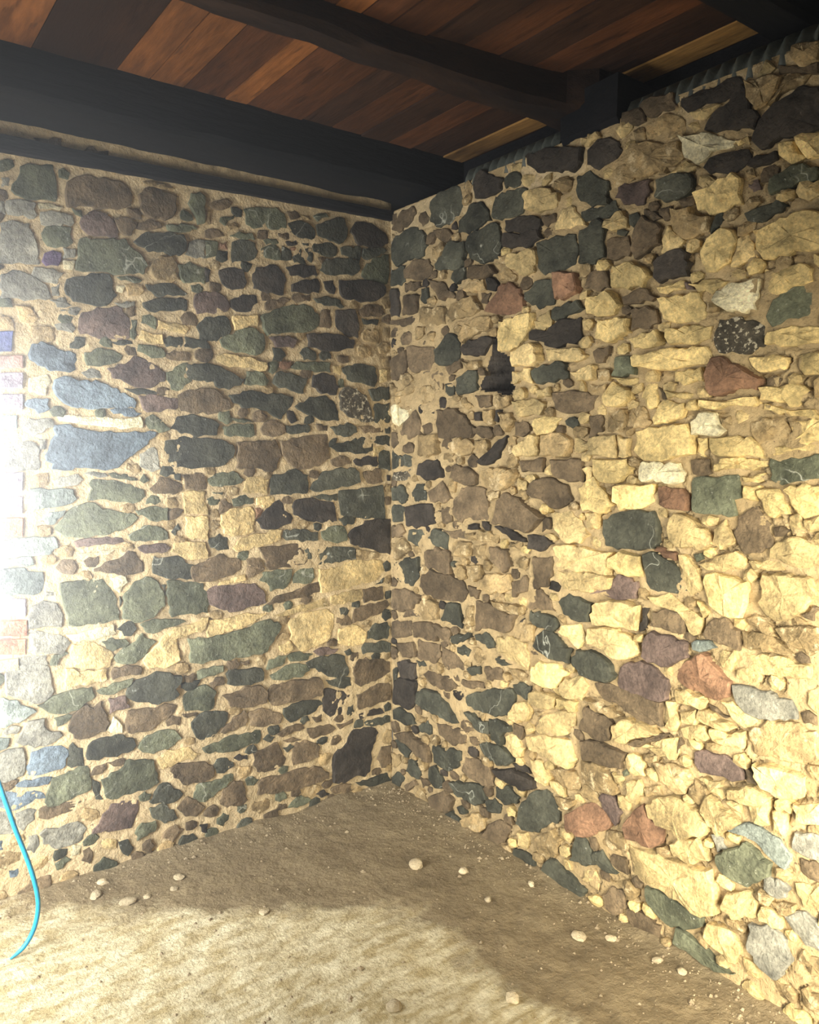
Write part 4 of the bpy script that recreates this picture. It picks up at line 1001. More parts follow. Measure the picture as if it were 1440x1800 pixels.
Y 1638 496 1704 443 1772 509 1762 519 1711 533 1658 553
Y 805 1568 821 1552 939 1559 944 1626 908 1636 835 1600
Y 834 1700 936 1702 963 1742 906 1764 802 1759
D 342 1166 419 1162 428 1222 332 1244 292 1198
O 934 1630 999 1637 1046 1689 964 1701 908 1682
T 1253 240 1308 229 1378 263 1359 316 1292 295
D 286 121 327 97 387 118 386 169 326 200 286 173
P 1263 2383 1314 2351 1374 2337 1397 2370 1396 2408 1336 2413 1274 2419
D 730 206 779 189 843 219 858 252 794 275 729 247
D 1231 161 1270 145 1337 158 1296 190 1268 217 1225 184
B 93 815 222 838 169 871 131 865
B 317 2238 356 2192 448 2184 457 2194 412 2223 374 2263 278 2290
O 1795 1868 1875 1856 1958 1852 1956 1900 1915 1905 1847 1908 1798 1901
Y 992 2340 1059 2331 1147 2321 1121 2359 1083 2405 1031 2398
Y 974 1891 1120 1879 1158 1895 1106 1928 960 1933
Y 1178 1561 1292 1552 1283 1629 1177 1619
B 1641 1025 1703 1019 1748 1010 1746 1069 1700 1102 1660 1090 1630 1037
B 1438 1026 1509 1024 1565 1025 1569 1074 1541 1089 1484 1089 1449 1073
Y 1722 228 1764 215 1831 253 1819 323 1731 281
B 1287 17 1328 9 1379 62 1365 110 1312 108 1272 55
N 12 2230 12 2165 73 2157 73 2244 62 2282 12 2290
D 12 2300 84 2291 116 2305 105 2373 18 2370 12 2340
L 1969 240 2020 241 2017 310 1965 337 1904 298
B 1394 3 1458 0 1506 17 1504 59 1443 71 1379 62
D 27 1342 115 1334 137 1374 93 1416 12 1399
N 1582 2391 1604 2368 1644 2361 1693 2349 1711 2361 1729 2381 1719 2405 1681 2411 1632 2417 1602 2413
T 456 1136 564 1148 564 1206 437 1200
Y 912 636 956 631 1041 649 1054 694 984 697 919 681
O 1884 1438 1920 1402 1969 1418 1966 1492 1916 1498 1865 1479
N 629 1516 663 1517 727 1546 751 1589 766 1632 726 1616 662 1567 604 1527
D 906 948 951 929 1022 927 1056 954 1034 981 964 984 906 985
D 114 102 159 91 223 100 223 152 180 178 137 164
D 1140 2336 1226 2328 1276 2346 1263 2379 1204 2370 1117 2373
B 536 2249 637 2232 702 2243 669 2280 536 2293
Y 806 551 837 543 898 561 920 605 889 635 836 615 812 575
Y 1049 932 1090 919 1144 890 1181 927 1154 982 1069 961
O 1492 1897 1579 1889 1620 1903 1624 1938 1556 1946 1479 1946
Y 776 429 824 399 870 414 885 452 838 493 775 463
D 27 1244 115 1258 115 1322 49 1324 12 1313
Y 1472 1097 1541 1099 1575 1075 1582 1028 1619 1035 1618 1083 1562 1112 1505 1142 1435 1122
Y 793 1821 861 1829 912 1815 904 1872 793 1868
O 1228 1754 1248 1722 1307 1720 1344 1739 1343 1769 1266 1803
T 502 2210 571 2188 646 2188 624 2233 541 2245
D 70 182 132 169 158 211 75 240 24 223
D 571 473 625 441 693 450 684 500 624 494 589 508 535 499
w 12 1443 49 1433 179 1451 158 1494 27 1471
T 1768 1616 1806 1590 1842 1607 1871 1632 1848 1666 1794 1672 1757 1660
W 1573 1625 1609 1626 1661 1621 1680 1639 1648 1689 1597 1691 1566 1664
B 814 1019 898 1056 888 1116 810 1079
O 1783 1720 1838 1709 1890 1698 1922 1738 1879 1761 1781 1754
N 887 1212 960 1209 1015 1246 973 1272 886 1264
B 1390 2587 1458 2588 1491 2591 1473 2638 1400 2649 1354 2636
B 1337 1957 1386 1956 1438 1970 1431 2009 1396 2028 1335 2021
T 1713 2561 1724 2524 1743 2497 1770 2501 1804 2530 1812 2560 1776 2580 1740 2576 1703 2589
T 1899 1063 1952 1040 1992 1065 1965 1119 1853 1098
T 548 1071 600 1049 653 1078 634 1122 547 1112
O 1875 1632 1860 1598 1969 1606 1958 1663 1866 1657
O 1430 1676 1442 1657 1543 1678 1542 1721 1463 1733
R 1462 1412 1485 1404 1558 1399 1557 1447 1540 1465 1454 1466
Y 947 351 1005 350 1019 387 975 437 916 418
T 703 968 785 959 869 963 876 996 799 994 686 988
Y 1487 615 1551 625 1554 697 1485 666 1414 623
Y 1536 1235 1560 1180 1583 1144 1625 1179 1602 1229 1569 1258 1535 1264
D 992 2038 1012 2026 1065 2039 1116 2042 1141 2052 1115 2084 1051 2079 991 2067
D 831 0 893 0 968 0 938 48 892 51 830 36
G 1788 2266 1832 2272 1866 2279 1915 2274 1914 2306 1881 2323 1847 2328 1822 2315 1787 2307
B 12 1170 71 1177 126 1208 93 1243 12 1223
Y 1634 1228 1685 1230 1754 1248 1748 1279 1723 1294 1684 1280 1612 1244
B 860 1495 961 1498 967 1549 836 1537
B 1242 2195 1318 2191 1330 2208 1316 2255 1279 2257 1234 2256
B 1137 2120 1192 2102 1245 2104 1244 2134 1230 2162 1163 2168
B 363 776 431 753 440 822 324 831
T 1089 379 1169 387 1141 449 1046 428
T 1762 1026 1847 1026 1909 1031 1864 1056 1827 1075 1751 1070
B 116 2256 239 2261 219 2288 105 2299
L 1923 498 1967 490 2025 507 1998 565 1930 546
B 250 1872 319 1862 395 1881 376 1911 250 1903
B 12 2131 94 2112 209 2116 199 2142 12 2147
D 83 1498 179 1507 220 1526 137 1550 72 1549
Y 1115 1571 1180 1582 1175 1602 1107 1620
O 1351 1901 1412 1895 1458 1910 1439 1950 1386 1947 1326 1933
Y 1539 803 1573 807 1638 810 1648 837 1577 855 1538 843
N 795 1245 877 1236 881 1251 825 1270 773 1285 699 1281
T 1798 2534 1779 2498 1830 2521 1872 2523 1888 2541 1829 2561 1801 2552
Y 1730 569 1780 569 1846 594 1854 615 1787 628 1729 598
O 1654 1520 1753 1528 1808 1538 1810 1554 1771 1559 1680 1560 1654 1539
Y 1694 2139 1683 2093 1721 2100 1758 2106 1748 2146 1728 2184 1698 2169
B 673 665 764 687 755 730 656 718
G 1265 1819 1360 1817 1340 1878 1277 1879
T 1257 1639 1309 1639 1333 1669 1319 1709 1249 1702
D 430 2266 466 2238 510 2253 518 2296 449 2295
D 603 812 638 807 680 793 714 804 705 832 671 854 594 833
W 12 1697 72 1676 61 1777 12 1768
Y 1937 576 2005 594 2002 662 1918 622
O 1596 1709 1648 1698 1746 1704 1783 1711 1773 1729 1595 1728
T 573 1149 659 1148 658 1204 573 1201
D 843 651 897 642 914 671 918 702 858 704 819 683
D 680 128 747 142 755 180 713 194 659 162
D 12 0 69 12 103 65 47 79 12 41
W 72 1682 115 1700 168 1749 72 1764
Y 1964 346 2014 370 2011 439 1936 405
D 223 322 316 337 315 375 285 392 212 345
Y 1164 1474 1185 1488 1190 1521 1145 1516
O 1803 1442 1823 1399 1876 1412 1866 1445 1847 1479 1783 1471
T 72 1808 179 1822 199 1845 178 1865 50 1828
Y 1668 722 1704 718 1764 723 1772 781 1733 760 1661 758
B 1288 2590 1319 2590 1379 2581 1372 2610 1351 2633 1281 2641
Y 1353 539 1392 520 1441 537 1415 592 1364 586
B 437 1211 546 1216 528 1249 380 1242
Y 916 2012 952 1997 994 2010 984 2068 908 2038
T 624 1218 732 1217 732 1250 615 1262
B 355 2433 410 2416 446 2431 410 2467 316 2480
Y 1122 1812 1209 1816 1195 1864 1083 1844
B 577 1639 670 1616 694 1638 669 1666 577 1667
Y 1731 807 1771 791 1809 820 1799 831 1729 858 1696 849
B 378 1588 416 1577 448 1602 429 1625 398 1623
T 1359 1648 1407 1647 1430 1667 1393 1717 1345 1709
O 1771 1797 1852 1796 1859 1828 1814 1841 1741 1838
B 1310 2039 1372 2036 1430 2047 1394 2081 1346 2079 1303 2065
T 718 2214 803 2195 810 2215 764 2264 702 2238
D 752 2538 805 2530 834 2543 826 2575 774 2589 747 2574
T 863 864 926 870 925 936 869 919
T 307 2367 336 2350 392 2397 383 2421 307 2413
O 1507 1788 1540 1772 1609 1782 1592 1824 1506 1817
D 1727 2210 1782 2198 1826 2213 1834 2227 1815 2252 1762 2240 1716 2233
O 1380 1747 1417 1706 1452 1715 1444 1783 1403 1785
Y 1502 712 1548 715 1558 758 1533 802 1505 799
B 414 1879 504 1902 504 1941 395 1915
T 1831 2608 1844 2587 1879 2559 1911 2563 1909 2614 1868 2626 1834 2631
B 610 1739 684 1747 676 1786 575 1791
Y 1220 2299 1253 2282 1316 2279 1315 2308 1289 2339 1226 2318
Y 1368 437 1407 430 1431 470 1417 518 1367 490
T 692 1747 741 1734 787 1749 787 1780 692 1785
B 244 68 305 109 285 119 223 113
T 1214 700 1296 684 1335 706 1241 729 1181 726
T 1262 2413 1336 2423 1330 2443 1298 2481 1254 2464
B 516 615 570 604 648 624 657 649 525 635
Y 1460 2174 1505 2180 1526 2198 1492 2224 1469 2256 1448 2214 1438 2178
O 1871 2358 1893 2328 1929 2325 1927 2388 1894 2394 1857 2393
Y 1618 775 1682 764 1723 767 1742 782 1670 809 1627 807
D 12 1508 12 1483 61 1498 72 1543 16 1574 12 1561
Y 1652 1305 1683 1294 1712 1311 1722 1330 1690 1382 1661 1352
T 819 706 903 704 903 742 787 743
T 741 1675 773 1643 811 1685 788 1717 733 1719
D 440 773 478 769 568 817 559 838 532 821 440 797
Y 1811 526 1858 535 1855 608 1794 573
N 498 526 544 526 525 587 442 560
B 1177 1619 1231 1640 1229 1697 1175 1693
B 390 1267 446 1277 436 1336 380 1332
O 1048 656 1142 666 1148 703 1054 694
N 843 868 865 884 876 953 816 898
D 478 733 515 722 551 730 568 764 523 778 478 757
L 1846 345 1866 335 1911 348 1923 381 1891 402 1845 373
T 584 948 549 942 532 869 585 867
O 1583 2039 1626 2028 1675 2056 1645 2069 1552 2066
O 1886 1802 1904 1780 1953 1777 1951 1833 1885 1831
T 1593 529 1627 507 1650 533 1657 572 1613 586
Y 1576 704 1652 717 1662 730 1640 762 1564 730
Y 1783 1247 1865 1257 1856 1280 1832 1286 1763 1271
O 1793 1693 1874 1674 1950 1664 1933 1689 1792 1711
T 1351 126 1391 90 1416 134 1376 159 1298 124
Y 1298 1557 1343 1558 1347 1618 1296 1629
D 427 0 484 0 531 0 521 18 445 39 407 11
Y 1121 2581 1153 2574 1206 2586 1192 2609 1111 2613
B 1389 615 1485 666 1531 700 1438 665 1363 618
T 1063 285 1117 305 1143 346 1034 317
B 1802 2571 1849 2555 1912 2532 1911 2559 1853 2576 1797 2597
D 229 2209 259 2187 288 2207 278 2255 239 2255
N 843 351 917 363 902 380 856 381 815 370
Y 1668 566 1710 557 1729 593 1698 606 1624 590
O 1811 2362 1847 2328 1884 2338 1853 2387 1810 2391
B 1576 1509 1639 1511 1633 1557 1569 1551
D 12 482 43 515 59 576 12 554
T 1774 1092 1818 1074 1863 1074 1844 1101 1797 1124 1769 1110
Y 1696 947 1726 944 1744 986 1734 1011 1684 991
T 540 1893 608 1894 608 1921 504 1930
O 1825 1568 1945 1582 1945 1598 1911 1602 1807 1581
T 541 1736 576 1746 523 1787 470 1761
B 823 489 869 480 884 529 822 533
Y 1858 2257 1893 2225 1925 2233 1924 2272 1870 2278
D 396 1799 451 1797 451 1842 395 1846
T 775 1557 809 1574 820 1626 774 1621
T 644 1683 693 1676 693 1731 643 1732
Y 1184 1311 1222 1314 1220 1372 1171 1368
Y 1868 521 1904 518 1901 589 1865 584
Y 1569 751 1618 756 1619 784 1617 804 1562 779
D 689 749 755 741 818 761 755 769 681 764
Y 1546 2538 1588 2525 1607 2534 1637 2548 1577 2559 1530 2561
B 965 2355 1010 2366 1005 2395 936 2400
T 201 362 258 376 285 405 191 392
B 137 16 202 66 180 85 114 35
O 1464 2051 1531 2056 1530 2079 1475 2083 1429 2076
N 654 2187 695 2175 710 2199 686 2224 646 2231
Y 935 1763 1004 1770 990 1801 920 1794
D 578 660 631 678 630 713 551 683
Y 1887 1355 1934 1367 1911 1416 1876 1405
Y 831 1425 883 1433 882 1464 830 1473
T 1895 294 1939 322 1938 342 1866 317
O 1585 1570 1612 1561 1631 1589 1625 1617 1589 1617
B 614 2144 655 2133 671 2174 613 2182
T 1443 464 1502 496 1490 523 1430 491
L 1697 387 1729 411 1714 440 1673 433
N 1721 2358 1758 2348 1807 2351 1802 2377 1766 2375 1725 2374
B 958 1281 1000 1295 999 1336 964 1326
T 733 0 783 0 830 2 798 35 742 5
N 1396 997 1426 1018 1431 1080 1406 1081
Y 1530 2391 1561 2401 1518 2430 1464 2399
T 546 1216 616 1217 615 1245 537 1238
T 1173 1772 1234 1764 1240 1795 1172 1799
c 1594 982 1642 987 1673 1003 1663 1010 1620 1016 1588 1000
Y 1938 1368 1987 1380 1961 1415 1920 1400
N 998 1079 1046 1075 1059 1098 1010 1112
N 290 1720 349 1719 358 1742 300 1744 260 1733
R 1490 1249 1525 1243 1529 1268 1478 1282 1449 1269
O 1746 1447 1784 1441 1792 1485 1745 1483
D 1067 1664 1106 1649 1125 1682 1099 1693 1060 1679
O 1486 1737 1563 1734 1573 1747 1474 1762
T 796 1207 857 1208 856 1240 795 1229
T 524 2568 542 2563 558 2602 541 2623 515 2613
T 681 1379 730 1393 729 1420 672 1412
O 1305 1791 1367 1787 1366 1807 1265 1814
B 1434 2292 1457 2268 1480 2272 1478 2309 1433 2311
D 222 614 274 632 251 651 201 641
T 1213 1807 1253 1804 1252 1840 1205 1843
Y 782 2587 819 2582 840 2601 804 2616 774 2614
T 1339 2537 1380 2529 1380 2553 1356 2574 1332 2567
B 1375 2305 1411 2278 1446 2280 1422 2304 1375 2324
Y 1315 472 1342 449 1354 497 1301 500
D 502 48 548 66 530 89 483 72
N 585 1690 627 1689 627 1722 585 1723
D 1322 2288 1340 2274 1364 2298 1351 2320 1321 2317
T 725 2276 771 2267 763 2300 720 2301
N 546 1256 615 1262 606 1284 546 1274
B 780 120 828 128 812 156 780 155
P 1709 2302 1733 2283 1760 2289 1750 2317 1713 2318
T 1671 1655 1700 1652 1699 1683 1655 1681
O 1745 1492 1801 1498 1800 1520 1734 1509
D 1610 2200 1629 2213 1653 2239 1650 2253 1628 2249 1610 2214
B 1931 1138 1956 1134 1971 1171 1955 1176 1922 1145
Y 1776 2580 1793 2590 1770 2619 1735 2586
T 1729 2236 1766 2251 1752 2271 1720 2262
Y 1588 677 1632 681 1631 701 1587 707
T 950 592 986 612 1014 641 942 611
D 438 1094 457 1089 475 1115 438 1108
Y 968 1493 1010 1489 995 1529 968 1508
Y 999 1257 1035 1258 1014 1276 973 1272
B 1523 2294 1555 2295 1554 2318 1500 2317
N 701 1687 717 1681 733 1729 709 1730
Y 1741 535 1771 537 1760 562 1720 556
B 1664 812 1711 801 1721 809 1680 826 1653 829
B 1782 635 1811 636 1806 653 1776 680
Y 1548 2498 1568 2505 1557 2530 1525 2527
O 1628 1085 1649 1107 1605 1134
B 1552 663 1552 643 1571 682 1560 699
Y 1690 2421 1723 2416 1718 2439 1680 2437
D 1272 2268 1304 2257 1316 2269 1273 2280
G 1596 1247 1617 1259 1611 1277 1584 1269
B 1463 1733 1486 1742 1450 1773
P 1536 2055 1563 2051 1552 2071 1530 2079
G 1347 500 1366 512 1366 533 1340 514
R1
Y 2223 32 2145 72 2107 17 2134 0 2227 0
O 2588 1 2583 44 2544 48 2520 34 2515 0 2558 0
T 2410 278 2320 269 2321 219 2375 177 2420 223
Y 2625 397 2630 350 2702 343 2763 355 2757 414 2688 428
O 2291 1772 2276 1724 2314 1675 2365 1672 2395 1726 2347 1773
Y 2743 752 2743 785 2745 831 2681 831 2649 815 2639 775 2663 749
T 2472 1206 2542 1191 2624 1223 2612 1287 2562 1300 2479 1280
T 2204 2397 2204 2350 2208 2306 2274 2296 2305 2349 2290 2387
B 2213 520 2199 476 2216 435 2320 431 2322 490 2316 519 2276 543
Y 2452 2062 2428 2013 2490 1981 2538 1999 2545 2031 2516 2077
T 2298 752 2274 784 2241 789 2202 766 2200 730 2234 711 2295 716
T 2705 2506 2698 2538 2662 2553 2633 2557 2609 2515 2630 2474 2665 2478
Y 2202 1072 2179 1030 2245 1008 2292 1025 2295 1052 2236 1075
B 2287 1395 2243 1437 2165 1423 2180 1363 2253 1350
Y 2632 1581 2572 1585 2533 1529 2551 1493 2651 1483 2663 1530
T 2739 2275 2696 2306 2663 2303 2655 2249 2690 2231 2741 2236
O 2682 1780 2732 1781 2730 1804 2721 1834 2678 1840 2661 1823 2656 1803
T 2115 2588 2148 2551 2198 2545 2217 2582 2225 2616 2170 2627 2129 2630
Y 2632 986 2686 986 2676 1044 2614 1047 2598 1009
T 2585 544 2637 589 2594 633 2531 606 2529 536
T 2169 2150 2162 2129 2198 2107 2239 2110 2245 2140 2210 2160
T 2160 1900 2205 1889 2249 1917 2238 1957 2200 1964 2155 1949
Y 2739 211 2692 247 2621 234 2599 178 2661 134 2731 158
Y 2388 849 2477 848 2499 901 2459 950 2402 948 2367 902
Y 2218 1535 2213 1594 2155 1604 2125 1577 2144 1533
T 2144 1251 2089 1211 2139 1162 2241 1167 2236 1233
T 2479 2202 2483 2236 2443 2245 2412 2220 2405 2192 2445 2188
Y 2334 2469 2420 2454 2450 2503 2404 2554 2338 2528
T 2142 934 2076 924 2087 849 2166 853 2186 910
Y 2536 1826 2541 1850 2512 1893 2468 1903 2447 1863 2439 1835 2488 1813
Y 2516 2322 2548 2355 2547 2399 2481 2397 2441 2367 2446 2318
O 2431 695 2508 689 2539 731 2488 769 2429 754
T 2458 1132 2441 1127 2409 1105 2408 1077 2448 1072 2488 1075 2477 1098
Y 2729 2089 2732 2109 2717 2137 2685 2131 2660 2117 2660 2092 2681 2077
Y 2492 1449 2406 1447 2393 1369 2459 1339 2553 1357 2541 1430
B 2144 380 2106 362 2114 306 2156 281 2231 282 2221 328 2227 379
Y 2064 1756 2038 1713 2095 1692 2122 1711 2117 1746
T 2603 1651 2619 1691 2621 1723 2544 1717 2524 1697 2524 1659
T 2468 418 2425 414 2421 385 2440 362 2495 359 2504 385 2516 412
Y 2062 184 2072 130 2151 137 2180 169 2149 224 2101 228
Y 2020 2269 2017 2207 2088 2194 2126 2233 2089 2293
Y 2117 2464 2090 2491 2033 2473 2022 2429 2090 2419
T 2397 1608 2364 1622 2323 1583 2319 1530 2346 1520 2410 1515 2425 1557
Y 2650 1942 2669 1907 2746 1906 2757 1960 2697 1989 2648 1990
T 2748 1339 2753 1391 2693 1412 2639 1375 2640 1318 2708 1320
O 2080 1990 2139 2020 2124 2074 2048 2086 2011 2039 2012 2008
B 2125 680 2092 634 2146 588 2229 601 2230 676
T 2386 126 2341 91 2359 41 2418 44 2439 98
O 1934 54 1914 23 1911 0 1961 0 1998 13 1987 43
Y 2651 1093 2771 1085 2770 1154 2751 1193 2613 1185 2616 1134
T 2324 620 2334 581 2379 585 2433 596 2426 630 2402 660 2344 655
Y 2375 1310 2322 1316 2310 1280 2312 1241 2356 1243 2386 1250 2389 1295
B 2638 2399 2666 2364 2711 2368 2729 2415 2679 2434
Y 2026 1880 2019 1806 2101 1798 2141 1840 2094 1888
O 2229 1998 2305 1987 2361 2020 2375 2078 2308 2093 2231 2085 2218 2025
T 2500 285 2544 257 2607 265 2610 313 2555 332 2508 333
O 2056 980 2107 974 2130 1014 2130 1059 2059 1061 2011 1045 2003 998
Y 2121 1456 2120 1484 2080 1502 2050 1494 2046 1464 2062 1439 2098 1445
B 2136 732 2138 784 2107 810 2048 811 2042 758 2072 721
T 2657 939 2656 902 2680 877 2730 874 2732 915 2696 938
Y 2526 2629 2469 2625 2462 2575 2488 2547 2544 2544 2592 2580 2578 2633
B 2673 10 2710 10 2747 34 2740 65 2698 86 2666 83 2642 44
Y 2661 479 2730 465 2736 514 2703 536 2652 508
Y 2142 1299 2135 1361 2093 1372 2012 1349 2014 1317 2054 1284
Y 2325 2209 2322 2244 2301 2256 2252 2244 2251 2218 2277 2197
T 2030 2506 2068 2536 2064 2577 1998 2602 1944 2590 1946 2522 1984 2500
T 2186 2455 2206 2437 2254 2439 2267 2467 2248 2510 2193 2494
N 8 2057 8 2037 15 2027 42 2042 43 2061 24 2071
T 2521 2183 2539 2126 2633 2134 2643 2184 2622 2220 2558 2220
O 2430 459 2462 459 2509 487 2515 520 2462 538 2413 538 2412 491
Y 2643 695 2641 661 2681 637 2713 634 2743 667 2742 686 2690 704
Y 2393 1175 2355 1216 2293 1202 2294 1163 2339 1124 2396 1141
Y 2266 1893 2255 1841 2252 1798 2317 1791 2370 1802 2377 1849 2337 1889
Y 2058 499 2044 453 2073 428 2099 432 2123 467 2101 498
O 2078 2394 2042 2405 1987 2376 1980 2351 2022 2315 2069 2324 2097 2354
T 2656 1625 2674 1604 2725 1600 2735 1630 2730 1649 2697 1657 2664 1654
T 11 91 37 95 74 130 70 163 12 159 8 157 8 120
T 246 1771 280 1773 318 1790 314 1826 294 1846 244 1845 221 1819
T 2367 2090 2400 2094 2441 2137 2417 2171 2361 2170 2327 2124
Y 2448 982 2443 1022 2387 1044 2334 1042 2326 1000 2360 964 2401 950
Y 2543 169 2490 183 2459 163 2477 119 2546 131
O 2345 403 2298 408 2292 354 2327 337 2370 328 2392 373
B 2238 1684 2196 1700 2145 1680 2148 1642 2204 1629 2234 1641
Y 2250 1459 2295 1466 2298 1499 2305 1529 2239 1534 2193 1517 2207 1470
B 2017 1653 2003 1618 2065 1586 2117 1600 2118 1639 2077 1668
O 2279 881 2223 854 2260 815 2325 826 2334 865
T 2494 826 2508 780 2601 771 2605 817 2559 849
O 2014 1168 2002 1118 2045 1077 2077 1085 2107 1146 2074 1169
B 2492 2434 2529 2416 2581 2430 2597 2478 2538 2489 2497 2482
T 2446 1957 2399 1976 2342 1942 2363 1901 2442 1901
T 1974 74 2020 75 2041 101 2033 131 1980 129 1966 116
Y 1982 964 1946 942 1949 907 1965 896 2024 889 2030 939 2024 965
B 141 2089 106 2086 83 2068 96 2032 142 2028 173 2040 167 2077
Y 1787 23 1802 0 1839 0 1861 27 1810 51
Y 2576 495 2530 473 2539 427 2578 416 2646 427 2641 465
Y 2718 1762 2665 1771 2650 1723 2651 1694 2707 1682 2745 1717
Y 2090 1948 2061 1970 2023 1973 2011 1927 2026 1910 2069 1911
Y 2259 2624 2262 2573 2317 2546 2360 2543 2367 2610 2317 2635
O 2039 2167 2009 2154 2022 2107 2047 2098 2108 2107 2109 2136 2093 2174
Y 2273 100 2312 137 2266 180 2216 178 2212 105
Y 2382 2257 2423 2253 2431 2285 2424 2314 2378 2318 2335 2307 2338 2276
Y 2219 1726 2233 1777 2214 1808 2178 1807 2149 1764 2154 1730
T 2443 1754 2512 1722 2555 1746 2540 1802 2455 1799
B 47 1648 8 1652 8 1629 8 1589 25 1579 65 1600 54 1622
T 334 2063 305 2070 286 2062 282 2043 303 2027 317 2026 334 2050
T 2495 1649 2467 1685 2416 1681 2416 1633 2472 1616
Y 2312 953 2286 986 2216 979 2213 928 2229 905 2314 909
Y 852 109 858 62 899 61 915 100 897 125
T 279 0 288 21 253 52 214 59 193 31 186 0 239 0
Y 2650 1289 2654 1239 2701 1238 2737 1261 2739 1292 2688 1299
Y 2372 751 2404 751 2419 791 2408 817 2353 826 2329 798 2331 773
Y 2516 958 2521 912 2577 905 2608 909 2602 956 2575 985 2545 985
Y 2496 2288 2503 2252 2570 2240 2608 2249 2598 2300 2540 2306
O 2013 1578 2011 1550 2000 1514 2047 1514 2093 1533 2089 1558 2071 1578
Y 2077 517 2130 513 2130 566 2109 589 2048 577 2029 531
O 2316 2401 2342 2370 2392 2377 2418 2402 2424 2426 2368 2442 2316 2426
Y 1190 105 1182 71 1216 64 1253 63 1257 100 1233 125
O 2738 1459 2699 1492 2654 1488 2659 1429 2709 1429
Y 2059 1258 2005 1266 1982 1237 2004 1201 2039 1193 2063 1233
B 2591 53 2626 76 2635 104 2598 125 2552 103 2541 83
Y 2684 2024 2686 2066 2641 2063 2592 2051 2593 2017 2635 2004
B 1253 1918 1208 1916 1184 1904 1198 1866 1227 1866 1251 1892
Y 2587 1053 2610 1092 2564 1118 2516 1104 2516 1055
O 2666 1847 2667 1895 2628 1898 2576 1884 2579 1835 2640 1836
Y 2245 206 2268 229 2262 248 2223 270 2201 266 2185 228 2213 207
O 2091 689 2055 710 1993 712 1985 673 2019 650 2090 656
T 2560 1972 2526 1959 2531 1916 2549 1904 2598 1907 2607 1938 2592 1965
T 1953 193 1988 169 2022 173 2031 226 1966 229
B 2313 687 2334 677 2376 670 2381 701 2385 737 2337 731 2313 716
T 886 1175 860 1181 832 1169 828 1150 847 1137 879 1134 888 1162
B 213 2538 237 2510 275 2516 286 2537 258 2570 223 2569
T 2349 1441 2393 1446 2415 1465 2410 1487 2366 1503 2333 1489 2328 1469
T 2571 744 2570 710 2584 682 2625 691 2658 723 2645 743
O 2268 1157 2226 1154 2203 1126 2222 1096 2257 1092 2276 1128
B 23 605 51 620 54 657 12 668 8 646 8 615
B 2612 2307 2642 2311 2659 2330 2657 2359 2620 2360 2587 2357 2593 2331
T 2733 313 2687 314 2653 309 2658 266 2677 259 2714 259 2742 290
T 659 769 632 780 583 779 582 750 593 725 625 723 662 744
Y 2185 1332 2180 1306 2185 1270 2231 1275 2258 1311 2243 1334
T 1934 1763 1936 1719 1977 1717 2026 1735 2021 1781 1964 1784
B 811 1682 814 1630 848 1625 891 1650 871 1680
T 2431 348 2403 333 2408 291 2444 288 2476 299 2474 328 2475 347
Y 2075 290 2043 280 2039 258 2069 233 2094 231 2104 265
T 2509 1622 2512 1602 2550 1581 2586 1586 2599 1624 2569 1649 2535 1648
B 99 1567 139 1556 176 1563 173 1595 141 1609 102 1591
T 2374 1115 2326 1113 2300 1085 2329 1063 2363 1067
T 2494 982 2550 994 2556 1036 2512 1043 2475 1013
N 408 1775 381 1796 349 1773 366 1741 397 1747
T 2495 1520 2466 1521 2427 1507 2436 1477 2475 1471 2511 1487
B 2156 2194 2186 2174 2232 2202 2220 2231 2174 2230
B 535 467 512 451 508 423 546 407 587 434 583 451
B 2475 202 2527 194 2559 200 2550 229 2522 248 2494 252 2479 229
T 2475 1152 2501 1136 2531 1141 2536 1181 2502 1187 2474 1172
Y 2513 657 2483 671 2435 651 2441 620 2487 612 2525 635
T 447 1561 418 1564 392 1560 385 1535 412 1524 444 1523
B 283 1639 314 1653 318 1684 294 1690 243 1677 254 1644
Y 2126 2379 2167 2382 2195 2405 2185 2434 2150 2438 2122 2412
T 1933 2285 1965 2260 2000 2264 1995 2294 1964 2314 1925 2312
T 129 1804 107 1794 107 1771 128 1761 150 1768 153 1798
Y 812 1800 802 1773 839 1760 865 1767 867 1791 847 1807
O 2055 821 2055 860 2013 870 1993 846 2010 818
N 556 333 573 322 612 329 616 353 592 369 558 356
Y 2271 616 2222 603 2231 583 2245 554 2269 553 2301 571 2297 593
Y 2592 1313 2610 1339 2596 1366 2558 1365 2541 1340 2552 1312
Y 1952 2461 1947 2431 1952 2408 1992 2404 2007 2430 1996 2456
Y 1992 1422 1995 1391 2035 1389 2061 1404 2056 1434 2023 1439
O 2302 1668 2265 1662 2246 1632 2253 1615 2299 1613 2321 1629 2326 1660
T 147 1856 172 1879 135 1908 93 1908 94 1883 119 1855
Y 2443 1281 2482 1290 2488 1323 2448 1332 2424 1296
Y 2587 344 2597 373 2579 395 2534 393 2538 366 2559 342
O 2351 1326 2379 1338 2377 1366 2336 1378 2310 1361 2313 1325
B 8 274 28 258 59 272 30 315 8 305
Y 2209 800 2212 829 2178 837 2152 833 2147 792 2177 785
Y 2690 2618 2668 2595 2669 2567 2707 2557 2732 2581 2729 2610
B 1950 438 1998 436 2006 479 1983 487 1945 479
Y 2263 6 2289 0 2312 0 2333 21 2326 48 2295 45 2258 36
T 1037 2458 1080 2460 1082 2484 1057 2505 1008 2499 1003 2471
O 2053 318 2069 336 2066 362 2031 372 2005 346 2002 317
T 2586 1448 2562 1435 2582 1396 2621 1394 2631 1415 2624 1454
O 1955 2191 1985 2210 1984 2234 1930 2246 1918 2213
T 458 1071 484 1048 522 1046 546 1070 513 1102 482 1102
T 194 2068 207 2042 235 2049 254 2061 251 2093 231 2095 192 2097
B 2359 573 2323 561 2329 536 2348 523 2399 526 2396 548 2390 573
T 8 1874 8 1843 8 1824 20 1813 55 1817 59 1849 29 1868
